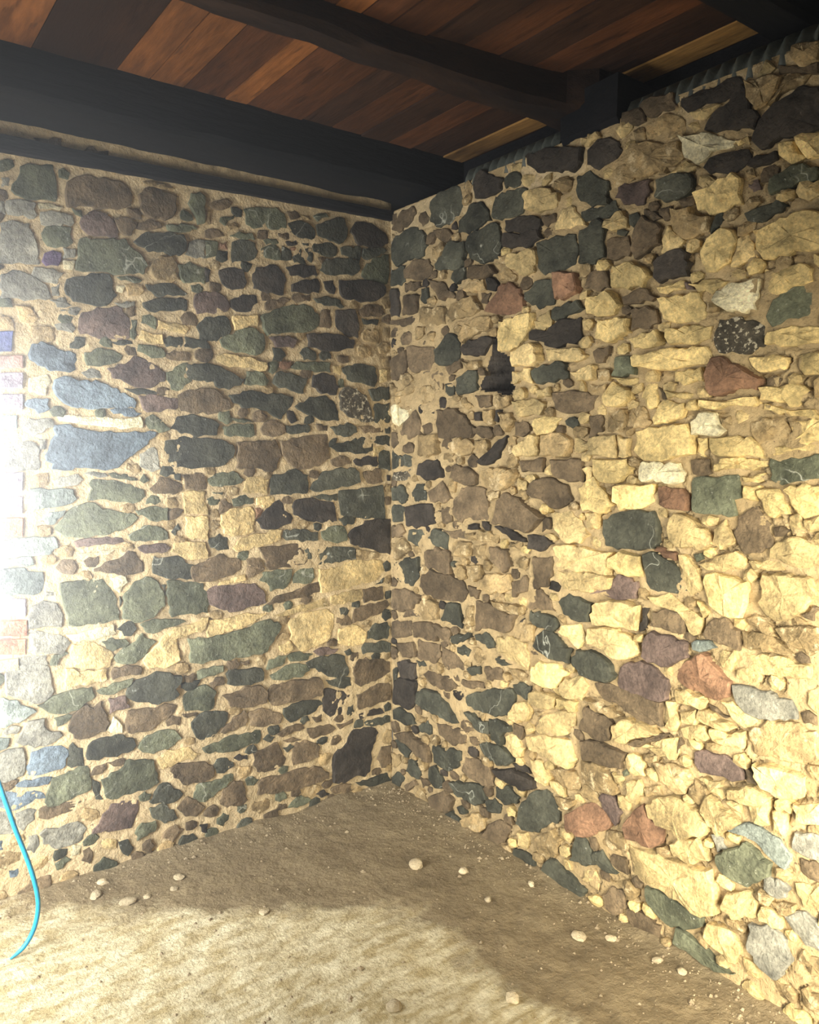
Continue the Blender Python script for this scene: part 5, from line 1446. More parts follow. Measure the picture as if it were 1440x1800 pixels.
O 2425 19 2443 0 2477 0 2484 31 2458 47 2435 42
T 2534 2113 2531 2095 2550 2070 2581 2067 2592 2094 2590 2106 2565 2121
B 1303 184 1331 171 1376 174 1371 196 1364 222 1340 225 1309 219
N 504 472 531 495 523 525 486 530 473 494
T 595 1614 592 1591 602 1565 664 1565 664 1598 647 1618
Y 871 2561 842 2562 843 2527 871 2514 901 2526 899 2549
B 2666 564 2685 544 2733 557 2727 588 2709 600 2661 592
Y 2249 642 2270 631 2296 626 2308 659 2306 680 2271 678 2245 662
Y 2127 107 2099 116 2063 107 2069 80 2091 66 2112 71 2126 88
Y 1080 371 1042 379 1018 374 1023 347 1050 336 1088 334 1087 357
B 444 117 465 134 435 164 400 155 392 120
Y 2168 2334 2125 2334 2093 2323 2095 2306 2123 2291 2155 2291 2171 2310
B 564 983 608 978 624 1016 603 1025 547 1027 555 1000
Y 1259 2591 1280 2560 1327 2579 1331 2610 1287 2611
B 2610 1771 2632 1800 2611 1818 2560 1807 2582 1776
T 418 1425 442 1399 472 1401 477 1426 477 1452 439 1448
T 1946 88 1928 99 1885 100 1892 77 1904 58 1946 59
B 606 1539 572 1560 542 1531 551 1508 592 1507
O 2133 2538 2108 2524 2108 2496 2143 2490 2167 2492 2176 2520 2172 2540
T 1230 413 1180 415 1166 388 1177 366 1226 366 1251 384
O 1942 2039 1974 2031 1993 2062 1971 2085 1917 2087 1919 2062
O 2205 397 2219 416 2205 435 2189 442 2161 433 2165 401 2185 389
T 2348 439 2367 415 2402 419 2421 449 2387 463 2365 465
T 2402 132 2427 150 2425 167 2388 175 2366 156 2374 130
T 2133 1113 2119 1072 2154 1061 2189 1088 2166 1109
B 392 2036 416 2042 419 2066 406 2082 367 2072 363 2057
O 2031 22 2068 21 2087 36 2074 62 2035 65 2016 45
T 2119 1387 2149 1409 2147 1435 2098 1436 2084 1410
Y 2365 1418 2350 1439 2319 1432 2306 1416 2314 1390 2332 1385 2359 1396
T 786 1556 769 1530 782 1509 812 1510 834 1530 812 1556
T 2443 1256 2407 1256 2391 1230 2420 1212 2455 1223
T 2461 1588 2464 1550 2498 1547 2517 1568 2497 1591
T 2213 2290 2176 2280 2175 2257 2205 2244 2227 2251 2228 2275
Y 1872 298 1844 294 1834 268 1842 253 1882 248 1904 256 1900 284
Y 1069 181 1119 175 1132 201 1107 223 1072 214
Y 1740 932 1780 924 1810 933 1806 967 1769 969 1743 953
T 2257 318 2258 286 2289 288 2318 307 2307 326 2272 332
B 8 798 27 791 47 803 41 833 10 836 8 818
B 16 2609 8 2594 8 2571 23 2565 48 2577 47 2608
B 32 988 18 990 8 975 8 963 8 946 37 948 52 971
T 350 339 331 342 302 332 300 303 327 295 351 294 360 319
Y 1793 85 1805 69 1843 77 1845 94 1824 112 1791 110
T 262 549 251 570 220 568 212 554 214 532 234 524 253 530
B 630 106 644 95 685 100 685 121 667 136 628 134
T 226 179 222 164 249 150 270 161 271 184 268 199 238 198
B 335 1826 380 1822 384 1843 369 1868 333 1867 328 1840
Y 1161 1960 1141 1958 1118 1944 1130 1921 1157 1922 1172 1937
Y 2438 590 2419 574 2412 562 2438 551 2473 552 2477 574 2452 593
O 2006 1709 1980 1711 1970 1694 1975 1675 1995 1665 2029 1676 2025 1696
T 2135 961 2164 949 2188 943 2201 970 2184 988 2136 985
B 2253 2185 2251 2153 2283 2143 2307 2162 2295 2191
B 2151 1834 2187 1836 2212 1855 2198 1879 2161 1874 2149 1863
O 2202 91 2202 115 2195 124 2171 124 2157 103 2157 91 2181 86
Y 2523 74 2513 95 2492 102 2469 92 2466 60 2496 55
O 2072 368 2105 373 2111 408 2068 414 2061 386
Y 1339 392 1378 398 1381 424 1355 439 1332 434 1329 407
O 1280 1909 1284 1888 1311 1885 1327 1893 1324 1916 1305 1922
B 700 1631 725 1630 744 1635 740 1660 719 1672 697 1672 687 1651
B 831 2179 840 2158 869 2158 893 2170 892 2189 870 2204 845 2203
O 1236 38 1211 24 1220 7 1255 1 1273 17 1272 37
T 394 647 376 665 356 666 341 642 347 621 384 623
T 1946 1938 1939 1904 1964 1897 1991 1910 1977 1937
B 561 117 533 124 505 109 519 87 550 84 562 94
B 14 2074 42 2075 60 2084 52 2114 30 2117 9 2100
B 292 2476 270 2466 268 2433 310 2435 324 2450 330 2475
N 238 1885 208 1886 190 1880 183 1855 212 1846 240 1858
Y 2156 2106 2133 2086 2138 2069 2157 2061 2184 2077 2178 2094
T 1114 1620 1144 1618 1167 1635 1163 1653 1136 1658 1104 1652
T 654 1103 679 1102 690 1128 678 1143 649 1144 646 1122
Y 1775 1252 1751 1240 1751 1217 1777 1211 1796 1231
T 2179 1978 2177 2006 2155 2009 2138 2006 2131 1983 2146 1965 2166 1969
O 1749 2106 1729 2083 1740 2062 1768 2064 1784 2086 1771 2101
T 2151 698 2188 698 2197 720 2174 735 2152 735 2146 718
O 945 1365 958 1346 991 1355 990 1381 963 1384
O 2602 854 2639 852 2639 875 2618 895 2589 889 2584 863
N 261 1749 238 1766 221 1770 215 1739 229 1725 258 1729
T 1990 709 2003 729 1989 750 1958 745 1950 731 1969 710
Y 1730 327 1707 328 1698 301 1718 291 1749 293 1753 313
B 1980 2008 1956 2006 1959 1973 1988 1968 2015 1978 2019 2007
T 2603 677 2586 678 2575 659 2573 640 2605 639 2625 644 2633 662
Y 1845 924 1871 925 1881 949 1860 963 1845 963 1834 945
T 2565 2386 2590 2374 2611 2380 2615 2407 2587 2414 2567 2412
N 193 300 208 312 214 321 194 337 178 338 163 325 172 303
T 1752 171 1763 170 1791 186 1792 198 1764 210 1735 203 1732 190
T 142 1395 159 1400 161 1424 137 1435 120 1426 115 1404
B 479 844 456 841 437 829 451 808 476 806 491 823
B 514 620 516 643 491 650 463 649 459 628 475 612
B 1171 590 1156 603 1126 599 1123 578 1143 566 1174 565
Y 1737 679 1753 671 1784 674 1784 697 1763 713 1739 700
Y 956 2533 935 2519 932 2497 959 2498 984 2511 984 2534
B 844 1098 848 1117 832 1131 803 1128 801 1107 813 1092
B 1809 2332 1793 2344 1766 2341 1759 2324 1761 2306 1781 2304 1805 2317
B 466 218 441 219 436 194 451 182 492 186 491 207
B 1212 221 1223 203 1248 203 1251 225 1235 246 1208 242
Y 1763 1682 1740 1697 1715 1693 1710 1678 1718 1655 1738 1659 1759 1665
Y 2027 610 2044 589 2067 598 2071 618 2038 631
B 605 412 563 400 570 379 609 375 627 391
T 39 1987 44 2003 24 2022 8 2013 8 1994 10 1982
T 280 280 287 295 278 315 252 315 234 308 231 281 253 276
Y 1508 1781 1487 1789 1462 1779 1464 1755 1484 1756 1504 1760
T 2182 529 2203 535 2203 554 2181 565 2156 561 2155 531
T 2238 79 2235 66 2253 51 2274 51 2294 60 2283 83 2260 88
B 2226 1610 2229 1593 2237 1571 2267 1575 2281 1591 2258 1610
N 594 1118 609 1130 591 1158 563 1147 561 1129
B 2313 1237 2284 1251 2264 1242 2267 1226 2291 1215 2308 1214
T 1642 109 1628 91 1650 76 1676 75 1674 109
Y 1167 2016 1138 2014 1141 1981 1163 1978 1183 2001
Y 1087 156 1072 144 1081 119 1107 119 1127 139 1116 162
Y 1441 1827 1414 1826 1399 1815 1396 1793 1420 1791 1446 1791 1450 1810
B 1831 1752 1841 1774 1817 1788 1799 1776 1801 1755
O 838 184 803 193 789 178 810 158 841 166
Y 833 284 833 259 860 256 878 256 880 272 877 287 843 291
T 1853 336 1836 341 1820 322 1817 313 1845 300 1866 304 1874 329
O 988 427 1009 408 1044 418 1036 440 1009 448
O 1046 2435 1044 2418 1057 2401 1079 2402 1089 2422 1072 2438
B 413 552 391 551 390 524 417 520 442 529 437 551
N 654 1260 676 1260 680 1284 658 1297 636 1296 634 1276
Y 1957 1789 1982 1792 1997 1797 2001 1818 1981 1826 1963 1824 1948 1806
Y 885 543 879 528 903 514 917 520 934 535 931 547 904 558
T 1661 2224 1683 2222 1701 2234 1699 2255 1678 2257 1647 2254 1644 2240
Y 841 384 855 376 872 374 880 392 866 408 845 407
T 1979 591 1963 575 1963 555 1990 555 2013 570 2015 587
Y 1600 623 1603 640 1578 650 1560 637 1556 625 1581 611
Y 1109 74 1135 84 1128 106 1116 113 1089 106 1095 83
N 384 900 403 906 405 927 384 936 365 936 358 917 364 903
T 733 987 765 992 761 1023 730 1023 712 999
T 942 441 936 460 909 456 902 443 908 424 938 422
T 1391 1139 1392 1122 1404 1108 1432 1107 1431 1132 1415 1144
O 850 995 882 998 889 1026 859 1036 835 1014
T 307 412 322 399 350 395 356 421 338 433 312 435
O 1467 109 1440 107 1437 87 1455 72 1481 72 1484 90
T 235 1140 213 1154 185 1154 188 1127 203 1115 242 1126
O 743 1218 750 1201 770 1201 783 1220 783 1239 763 1237 749 1235
T 494 2044 499 2067 474 2078 449 2067 453 2047
T 622 516 619 499 656 491 665 512 664 531 634 528
T 1164 2166 1163 2195 1124 2201 1112 2183 1115 2159
Y 1187 1264 1192 1248 1232 1252 1234 1272 1218 1289 1197 1287
Y 1153 1704 1131 1702 1126 1683 1141 1668 1157 1668 1171 1680 1174 1699
T 529 862 526 832 546 830 568 838 569 858 548 869
Y 1615 1368 1636 1358 1662 1365 1665 1386 1638 1393 1614 1385
T 1750 2184 1754 2205 1723 2211 1699 2199 1697 2175 1719 2171
T 1975 1460 2010 1455 2021 1471 2009 1488 1975 1482
T 394 2306 371 2308 354 2290 370 2272 390 2272 399 2291
T 464 1523 480 1513 506 1516 512 1532 501 1548 485 1548 464 1542
Y 1959 1613 1957 1584 1974 1575 1999 1581 1998 1597 1977 1610
T 1013 1693 1011 1722 989 1731 967 1718 980 1696
Y 1210 1695 1241 1695 1243 1713 1223 1733 1198 1723 1200 1710
O 1869 598 1879 587 1914 591 1918 604 1918 621 1891 629 1871 613
B 497 2173 512 2185 500 2213 473 2213 465 2192 469 2173
T 78 1810 56 1817 30 1811 32 1782 56 1776 80 1786
T 1910 394 1933 418 1910 433 1880 424 1880 400
Y 1118 1801 1124 1779 1155 1775 1154 1795 1138 1815
Y 1580 2169 1578 2188 1554 2202 1534 2189 1533 2165 1552 2158
O 2254 2544 2227 2543 2221 2522 2240 2509 2265 2512 2277 2521 2276 2542
T 643 316 665 313 696 317 694 334 690 350 659 351 637 339
O 1196 2178 1198 2166 1225 2159 1248 2178 1233 2196 1204 2200
B 1939 852 1977 856 1973 882 1950 892 1930 879
T 285 2174 321 2174 334 2194 318 2213 283 2204
T 513 2550 519 2530 550 2533 559 2554 556 2572 527 2569
B 693 191 706 204 701 227 674 231 656 219 648 210 660 194
T 305 1415 300 1442 274 1440 263 1422 284 1408
Y 1600 2365 1575 2370 1565 2349 1584 2331 1601 2332 1620 2346
T 2714 976 2696 984 2675 986 2673 965 2689 952 2704 953 2715 965
T 991 60 982 75 958 73 939 67 939 41 968 35 993 45
B 2273 401 2256 411 2237 405 2231 383 2242 374 2272 376
B 191 405 208 399 239 401 237 424 214 436 184 430
T 2428 1778 2438 1803 2408 1816 2384 1801 2386 1782
T 2477 2441 2450 2451 2434 2447 2437 2424 2451 2416 2467 2415 2479 2431
B 1433 155 1435 171 1406 185 1390 166 1409 144
T 642 436 640 411 676 410 694 419 689 441 661 445
T 833 1404 866 1393 882 1405 877 1429 836 1424
O 2402 2577 2410 2558 2430 2561 2442 2572 2438 2587 2422 2593 2401 2587
T 2188 1440 2196 1466 2189 1475 2153 1479 2142 1468 2139 1444 2158 1442
T 402 337 387 326 385 301 408 305 423 312 417 336
O 2504 2499 2528 2498 2526 2519 2520 2531 2493 2532 2480 2518 2480 2507
T 2722 2456 2715 2473 2690 2471 2666 2463 2671 2443 2699 2438 2718 2442
Y 2495 2137 2464 2128 2468 2112 2481 2101 2503 2101 2517 2113 2515 2131
B 1268 112 1299 112 1304 135 1287 144 1259 139 1257 125
T 367 1272 347 1260 351 1247 372 1243 390 1250 387 1267
T 2337 2216 2341 2198 2349 2185 2376 2185 2381 2197 2378 2216 2356 2223
Y 2559 1172 2583 1153 2610 1158 2613 1178 2598 1192 2569 1187
T 2130 1491 2157 1493 2162 1505 2162 1527 2136 1524 2125 1505
B 2719 1554 2719 1580 2694 1585 2672 1574 2677 1548
Y 2645 2463 2612 2452 2614 2429 2646 2425 2658 2447
B 655 977 668 977 674 996 671 1006 651 1007 637 1003 636 975
Y 2714 2209 2679 2206 2678 2180 2694 2175 2722 2190
Y 2619 1756 2590 1763 2577 1744 2599 1732 2622 1740
T 504 1111 522 1105 543 1106 544 1129 527 1138 510 1139 502 1129
Y 2638 337 2614 330 2618 313 2641 306 2654 308 2660 329
T 2287 1966 2265 1959 2266 1945 2279 1937 2302 1935 2315 1946 2306 1967
T 1955 2496 1930 2493 1931 2481 1947 2465 1968 2467 1970 2479
Y 1496 879 1523 884 1528 894 1521 912 1503 912 1492 906 1490 886
T 2362 2348 2383 2333 2404 2335 2401 2363 2369 2366
O 844 45 847 65 839 75 812 71 800 59 807 42 822 37
T 163 1439 185 1433 212 1439 204 1461 183 1465 170 1455
T 2394 1656 2378 1670 2347 1667 2346 1646 2368 1635 2395 1642
Y 1361 1757 1389 1767 1384 1790 1354 1785 1345 1764
B 325 2318 299 2313 298 2285 321 2285 337 2287 340 2308
T 1250 1439 1265 1434 1287 1436 1291 1452 1279 1463 1265 1462 1245 1454
Y 2567 1480 2535 1490 2520 1483 2514 1465 2537 1456 2563 1466
Y 868 2066 881 2079 879 2093 860 2098 844 2098 840 2081 852 2070
T 2133 1921 2113 1922 2102 1910 2105 1891 2132 1887 2140 1904
Y 2642 267 2627 278 2611 273 2605 265 2608 249 2624 246 2642 255
B 1312 2009 1332 2015 1334 2027 1318 2039 1295 2035 1298 2016
Y 1940 1348 1966 1335 1992 1348 1983 1368 1954 1369
O 2518 897 2516 875 2535 867 2554 867 2560 890 2549 901
B 440 1854 457 1862 459 1876 439 1882 422 1872 427 1853
T 84 135 115 138 127 148 113 167 93 165 85 152
O 2234 709 2208 704 2211 687 2228 676 2245 687
B 955 827 939 842 909 836 913 816 936 810
Y 2578 2503 2582 2514 2579 2528 2561 2530 2546 2528 2546 2512 2562 2500
T 2023 2183 1999 2198 1983 2193 1977 2174 1997 2166 2023 2171
N 391 174 416 180 414 199 387 204 372 195 370 181
Y 2485 953 2494 956 2499 976 2488 982 2470 982 2459 974 2460 959
Y 1680 2068 1699 2058 1724 2058 1722 2078 1703 2086 1680 2081
T 503 203 528 194 542 213 524 228 507 216
T 1061 997 1043 989 1043 979 1060 966 1083 964 1086 975 1083 993
B 314 75 314 95 287 93 276 72 293 62
Y 773 254 779 277 760 287 729 287 725 269 743 258
Y 1178 346 1175 362 1161 373 1142 367 1141 346 1158 341
O 1726 460 1725 440 1747 438 1767 437 1768 453 1765 466 1737 470
Y 1576 519 1575 511 1582 494 1598 498 1611 507 1607 520 1588 529
T 699 2006 705 2015 703 2038 686 2040 657 2033 660 2024 673 2010
Y 777 542 781 526 803 521 820 528 821 543 801 550
Y 1438 550 1455 530 1482 532 1482 549 1475 562 1443 563
T 1434 608 1429 596 1439 579 1454 581 1467 590 1467 609 1448 612
T 701 646 690 660 671 662 658 647 659 635 680 626 700 634
B 434 1505 415 1510 398 1500 398 1489 417 1482 438 1491
T 531 671 530 652 540 642 561 640 568 666 552 672
Y 742 671 748 655 765 653 781 663 783 680 754 683
T 1527 34 1511 24 1512 12 1530 5 1550 16 1548 33
O 1320 2545 1299 2542 1292 2518 1314 2513 1336 2518 1338 2537
T 564 688 568 715 548 720 532 711 529 693 545 690
T 792 687 808 700 801 717 772 719 767 702
T 966 710 956 721 925 720 922 709 927 688 950 689 966 691
T 1677 719 1654 711 1654 693 1676 689 1696 698 1698 714
N 39 702 14 707 8 699 8 680 24 676 43 687
T 34 1661 37 1675 33 1693 18 1691 8 1689 8 1668 14 1659
B 414 761 394 765 374 758 374 744 394 736 411 744
T 571 815 553 806 562 786 590 789 588 805
Y 1134 821 1110 830 1089 816 1092 801 1122 798
B 1073 1791 1095 1799 1094 1811 1079 1824 1055 1823 1052 1806
T 1604 1132 1582 1140 1560 1130 1560 1111 1584 1107 1600 1116
T 279 946 254 948 237 936 248 914 273 917 280 928
B 1580 1030 1567 1032 1560 1010 1580 1000 1598 1000 1597 1021
O 1727 1099 1728 1078 1756 1073 1766 1088 1756 1104
B 515 2319 519 2295 544 2297 557 2308 555 2324 528 2326
T 235 1035 254 1034 269 1046 258 1068 241 1066 228 1056
T 579 1722 567 1730 534 1721 540 1708 560 1694 582 1699
Y 1005 1049 1023 1039 1049 1045 1039 1067 1010 1067
N 238 2262 261 2258 282 2263 278 2277 269 2294 258 2293 240 2286
N 290 1248 260 1247 262 1228 277 1217 296 1217 305 1235
B 458 1283 445 1274 446 1261 456 1251 476 1252 482 1270 482 1285
T 1130 1393 1116 1402 1091 1399 1096 1371 1132 1374
O 1655 1297 1641 1297 1624 1291 1620 1274 1639 1264 1654 1266 1660 1278
B 19 182 40 186 40 211 30 217 9 216 8 198 8 183
Y 1478 1287 1494 1278 1512 1279 1513 1304 1499 1306 1481 1306
Y 1455 1387 1468 1374 1493 1373 1490 1389 1480 1402 1455 1400
Y 2462 841 2442 840 2440 824 2450 809 2465 810 2473 826
O 1582 1730 1563 1730 1549 1720 1546 1704 1559 1698 1586 1698 1590 1715
O 1378 965 1401 965 1423 970 1418 995 1401 993 1383 984
T 324 1337 341 1322 364 1330 361 1351 332 1354
O 1131 1355 1135 1337 1162 1341 1165 1355 1147 1365
O 853 1212 852 1201 868 1192 885 1194 896 1210 889 1219 869 1223
T 1610 1981 1619 1975 1642 1976 1646 1989 1631 2003 1615 2006
B 1840 1347 1865 1350 1878 1368 1857 1379 1835 1372
T 798 1406 819 1414 817 1435 793 1441 782 1418
Y 906 1489 878 1484 877 1471 896 1456 915 1455 920 1476
T 131 291 146 304 144 317 125 322 113 313 113 298
T 1487 301 1508 290 1534 304 1531 321 1510 326 1485 315
Y 1352 1467 1371 1475 1375 1491 1354 1498 1339 1499 1330 1485 1331 1474
T 1346 1551 1346 1536 1360 1526 1385 1532 1382 1548 1360 1559
T 1342 1653 1326 1653 1324 1641 1326 1625 1342 1624 1356 1634 1359 1653
B 1037 1636 1061 1639 1060 1661 1038 1666 1023 1655 1023 1635
O 1067 732 1038 733 1028 715 1049 701 1062 701 1072 718
O 2668 1199 2672 1213 2654 1226 2630 1223 2630 1209 2633 1194 2651 1190
Y 1351 1739 1327 1733 1336 1708 1369 1710 1375 1731
Y 1584 1762 1581 1744 1595 1734 1622 1735 1625 1749 1613 1763
T 439 1781 465 1770 489 1776 489 1788 468 1801 446 1797
Y 913 1778 933 1798 914 1812 886 1805 888 1789
T 1008 1813 1000 1800 997 1792 1007 1781 1029 1783 1037 1793 1029 1809
B 253 2009 265 2015 266 2035 255 2039 233 2033 228 2024 238 2010
B 641 1863 640 1879 628 1894 604 1897 596 1880 609 1866
Y 1440 1945 1468 1937 1480 1945 1481 1967 1458 1969 1439 1962
O 1574 2070 1591 2078 1594 2091 1580 2101 1553 2098 1549 2087 1553 2069
T 1849 2102 1828 2100 1811 2093 1809 2074 1822 2066 1851 2068 1856 2081
T 1893 1115 1909 1107 1941 1115 1936 1128 1916 1137 1892 1139
T 196 180 192 195 181 205 161 199 155 179 178 174
Y 1136 2110 1119 2098 1119 2084 1139 2082 1154 2089 1154 2110
T 1398 2153 1411 2152 1418 2172 1409 2184 1394 2182 1380 2176 1383 2161
T 26 2529 12 2534 8 2516 13 2502 31 2498 41 2514
Y 1824 2237 1854 2243 1857 2261 1840 2269 1810 2264 1808 2248
T 1465 2588 1482 2572 1503 2585 1496 2603 1477 2603
T 2530 524 2530 506 2555 499 2577 511 2566 526
O 774 2308 776 2320 744 2329 728 2323 727 2297 756 2298
B 962 2354 946 2340 959 2320 992 2321 987 2345
T 437 2431 441 2405 472 2406 486 2419 478 2437
Y 1745 52 1742 79 1724 85 1706 69 1711 55
O 2600 2001 2585 1995 2582 1982 2594 1975 2609 1974 2618 1984 2618 1997
N 468 2471 458 2486 434 2477 431 2460 450 2454 468 2453
Y 1213 2468 1220 2452 1239 2454 1253 2464 1253 2475 1237 2485 1211 2479
T 324 648 306 647 290 636 291 618 321 615 326 628
Y 1345 5 1380 3 1384 22 1382 34 1353 33 1347 19
O 1380 80 1390 64 1416 62 1426 78 1422 96 1389 97
B 106 2002 103 2020 79 2026 55 2021 56 2002 73 1997
B 75 97 78 79 95 76 110 90 107 105 91 106
T 186 973 181 951 205 941 218 952 207 972
T 430 745 446 737 470 737 471 755 459 766 442 766
N 457 2246 435 2243 422 2226 431 2213 453 2214 460 2226
Y 1900 1762 1894 1781 1877 1786 1861 1776 1865 1757 1885 1757
B 1404 2308 1426 2307 1436 2320 1422 2338 1397 2336 1393 2325
T 688 2088 683 2072 696 2056 718 2059 724 2070 710 2086
O 1923 233 1941 233 1945 256 1931 266 1913 256 1911 242
O 1680 394 1680 412 1660 417 1648 402 1653 388
B 1923 1046 1910 1035 1907 1023 1928 1012 1950 1020 1945 1034
Y 2705 120 2680 121 2664 100 2673 89 2702 92
Y 1139 1563 1138 1541 1169 1541 1182 1555 1176 1572
B 31 1440 8 1441 8 1424 8 1409 40 1410 43 1429
Y 2146 2156 2149 2167 2143 2183 2122 2182 2118 2165 2128 2154
B 2308 2440 2329 2441 2344 2452 2345 2469 2321 2469 2306 2464
T 1745 2325 1737 2350 1714 2351 1703 2328 1722 2319
N 375 1319 346 1318 333 1310 333 1292 367 1290 379 1302
T 2605 538 2603 518 2619 510 2640 508 2642 535 2624 537
O 2498 2182 2481 2183 2465 2175 2466 2160 2477 2152 2499 2162
B 184 1112 179 1128 151 1125 141 1122 144 1105 161 1097 181 1104
Y 825 1018 802 1032 778 1029 777 1015 791 1001 815 1000
"""
sets = {}
cur = None
for ln in DATA.strip().split('\n'):
    t = ln.split()
    if len(t) == 1: cur = sets.setdefault(t[0], []); continue
    v = [int(q) / 1000.0 for q in t[1:]]
    cur.append((t[0], [(v[i], v[i + 1]) for i in range(0, len(v), 2)]))

# ---------------------------------------------------------------- floor
def floor_h(x, y):
    h = 0.010 * nz(x, y, 3.1, 1.6) + 0.006 * nz(x, y, 7.7, 6) + 0.0035 * nz(x, y, 1.7, 22)
    d = min(x, y)
    h += 0.028 * math.exp(-max(0, d) / 0.07) * (0.6 + 0.8 * nz(x, y, 5, 5))
    return h
def build_floor():
    x0, y0, st_ = -0.12, -0.12, 0.016
    nx, ny = int(3.4 / st_), int(4.3 / st_)
    V = []; F = []
    for j in range(ny + 1):
        for i in range(nx + 1):
            x = x0 + i * st_; y = y0 + j * st_
            V.append((x, y, floor_h(x, y)))
    for j in range(ny):
        for i in range(nx):
            a = j * (nx + 1) + i; F.append((a, a + 1, a + nx + 2, a + nx + 1))
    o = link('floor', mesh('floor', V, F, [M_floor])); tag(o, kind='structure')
    o['label'] = 'bare brown earth floor with a pale trodden dusty patch, partly painted daylight, in front'
    return o
build_floor()

# ---------------------------------------------------------------- masonry
def inpoly(p, x, y):
    r = False; n = len(p)
    for i in range(n):
        x1, y1 = p[i]; x2, y2 = p[(i + 1) % n]
        if (y1 > y) != (y2 > y) and x < (x2 - x1) * (y - y1) / (y2 - y1) + x1: r = not r
    return r
def W(side, u, v, d): return (u, d, v) if side == 'L' else (d, u, v)

def mortar_mesh(side, umax, vmax, cells_out, hole, stones):
    s = 0.0105 if side == 'L' else 0.0080
    nu, nv = int(umax / s), int((vmax + 0.04) / s)
    W1 = nu + 1
    lab = [0] * (W1 * (nv + 1))
    for c, p in stones:                       # which stone covers each grid point
        k = 2 if c in 'YOTWR' else 1
        us = [q[0] for q in p]; vs = [q[1] for q in p]
        for j in range(max(0, int((min(vs) + 0.04) / s)), min(nv, int((max(vs) + 0.04) / s) + 1) + 1):
            for i in range(max(0, int(min(us) / s)), min(nu, int(max(us) / s) + 1) + 1):
                if inpoly(p, i * s, -0.04 + j * s): lab[j * W1 + i] = k
    V = []; F = []; MI = []
    dip = 0.006 if side == 'L' else 0.020
    for j in range(nv + 1):
        for i in range(W1):
            u = i * s; v = -0.04 + j * s
            k = 11.3 if side == 'L' else 47.9
            d = 0.012 * nz(u, v, k, 2.2) * (1 if side == 'R' else 0.6) + 0.005 * nz(u, v, k + 5, 14) + 0.0035 * nz(u, v, k + 9, 48)
            if side == 'R': d += 0.003
            if lab[j * W1 + i] == 0:          # raked-out joint beside some stone edges
                m = 0
                for a, b in ((1, 0), (-1, 0), (0, 1), (0, -1)):
                    ii, jj = i + a, j + b
                    if 0 <= ii <= nu and 0 <= jj <= nv: m = max(m, lab[jj * W1 + ii])
                if m: d -= dip * (1.0 if m == 2 else 0.5) * max(0.0, min(1.0, 0.35 + 3.2 * nz(u, v, k + 21, 9)))
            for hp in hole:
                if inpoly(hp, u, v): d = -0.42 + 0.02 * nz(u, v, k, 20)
            V.append(W(side, u, v, d))
    for j in range(nv):
        for i in range(nu):
            u = (i + 0.5) * s; v = -0.04 + (j + 0.5) * s
            if any(a <= u <= b and c <= v <= d for a, b, c, d in cells_out): continue
            a = j * W1 + i; q = (a, a + 1, a + W1 + 1, a + W1)
            F.append(q if side == 'R' else q[::-1])
            MI.append(1 if any(V[t][1 if side == 'L' else 0] < -0.2 for t in q) else 0)  # faces inside the cavity get the charcoal colour to paint its shade
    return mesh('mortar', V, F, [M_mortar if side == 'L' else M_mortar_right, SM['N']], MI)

def stone_geo(side, c, p, rnd):
    n0 = len(p); pts = []
    brick = c in '12345'
    for i in range(n0):
        a = Vector(p[i]); b = Vector(p[(i + 1) % n0]); e = b - a; L = e.length
        k = max(1, min(4, round(L / 0.021)))
        nr = Vector((e.y, -e.x)); nr = nr.normalized() if nr.length else nr
        if L > 0.012 and not brick and rnd.random() < 0.6:      # knock the corner off a little
            pa = Vector(p[i - 1]) - a
            cut = min(0.006, L * 0.12, pa.length * 0.12)
            pts.append(a + pa.normalized() * cut * rnd.uniform(0.3, 1) if pa.length else a)
            pts.append(a + e.normalized() * cut * rnd.uniform(0.3, 1))
        else: pts.append(a)
        for q in range(1, k):
            t = q / k + rnd.uniform(-.1, .1)
            pts.append(a + e * t + nr * rnd.uniform(-0.0070, 0.0065) * (0.3 if brick else 1))
    ar = 0; cx = cy = 0
    for i in range(len(pts)):
        a, b = pts[i], pts[(i + 1) % len(pts)]; w = a.x * b.y - b.x * a.y
        ar += w; cx += (a.x + b.x) * w; cy += (a.y + b.y) * w
    cen = Vector((cx / (3 * ar), cy / (3 * ar))) if abs(ar) > 1e-8 else sum(pts, Vector((0, 0))) / len(pts)
    rough_c = c in 'YOTWR'
    if side == 'L': h = rnd.uniform(0.004, 0.010); rel = 0.0020; tilt = 0.05
    elif rough_c: h = rnd.uniform(0.010, 0.028); rel = 0.006; tilt = 0.15
    else: h = rnd.uniform(0.009, 0.022); rel = 0.003; tilt = 0.08
    if brick: h = 0.010; rel = 0.001; tilt = 0.0
    size = math.sqrt(abs(ar) / 2); h *= min(1.0, 0.45 + size * 6)
    tu, tv = rnd.uniform(-tilt, tilt), rnd.uniform(-tilt, tilt)
    n = len(pts); V = []; F = []
    def put(q, d): V.append(W(side, q.x, q.y, d))
    seed = rnd.uniform(0, 90)
    def top(q): 
        r = q - cen
        return max(0.004, h + tu * r.x + tv * r.y + rel * 2 * nz(q.x, q.y, seed, 22))
    for q in pts: put(cen + (q - cen) * 1.03, -0.022)
    for q in pts: put(q, top(q) * 0.75)
    b1 = 0.0028 if side == 'L' else 0.004
    for q in pts:
        r = q - cen; f = 1 - min(0.25, b1 / max(r.length, 1e-4))
        w = cen + r * f; put(w, top(w))
    for q in pts:
        w = cen + (q - cen) * 0.52; put(w, top(w) + rnd.uniform(0, rel))
    put(cen, top(cen) + rel * 1.2)
    for k in range(3):
        for i in range(n):
            j = (i + 1) % n; F.append((k * n + i, k * n + j, (k + 1) * n + j, (k + 1) * n + i))
    for i in range(n): F.append((3 * n + i, 3 * n + (i + 1) % n, 4 * n))
    if (ar < 0) != (side == 'L'): F = [f[::-1] for f in F]
    return V, F, abs(ar) / 2, cen

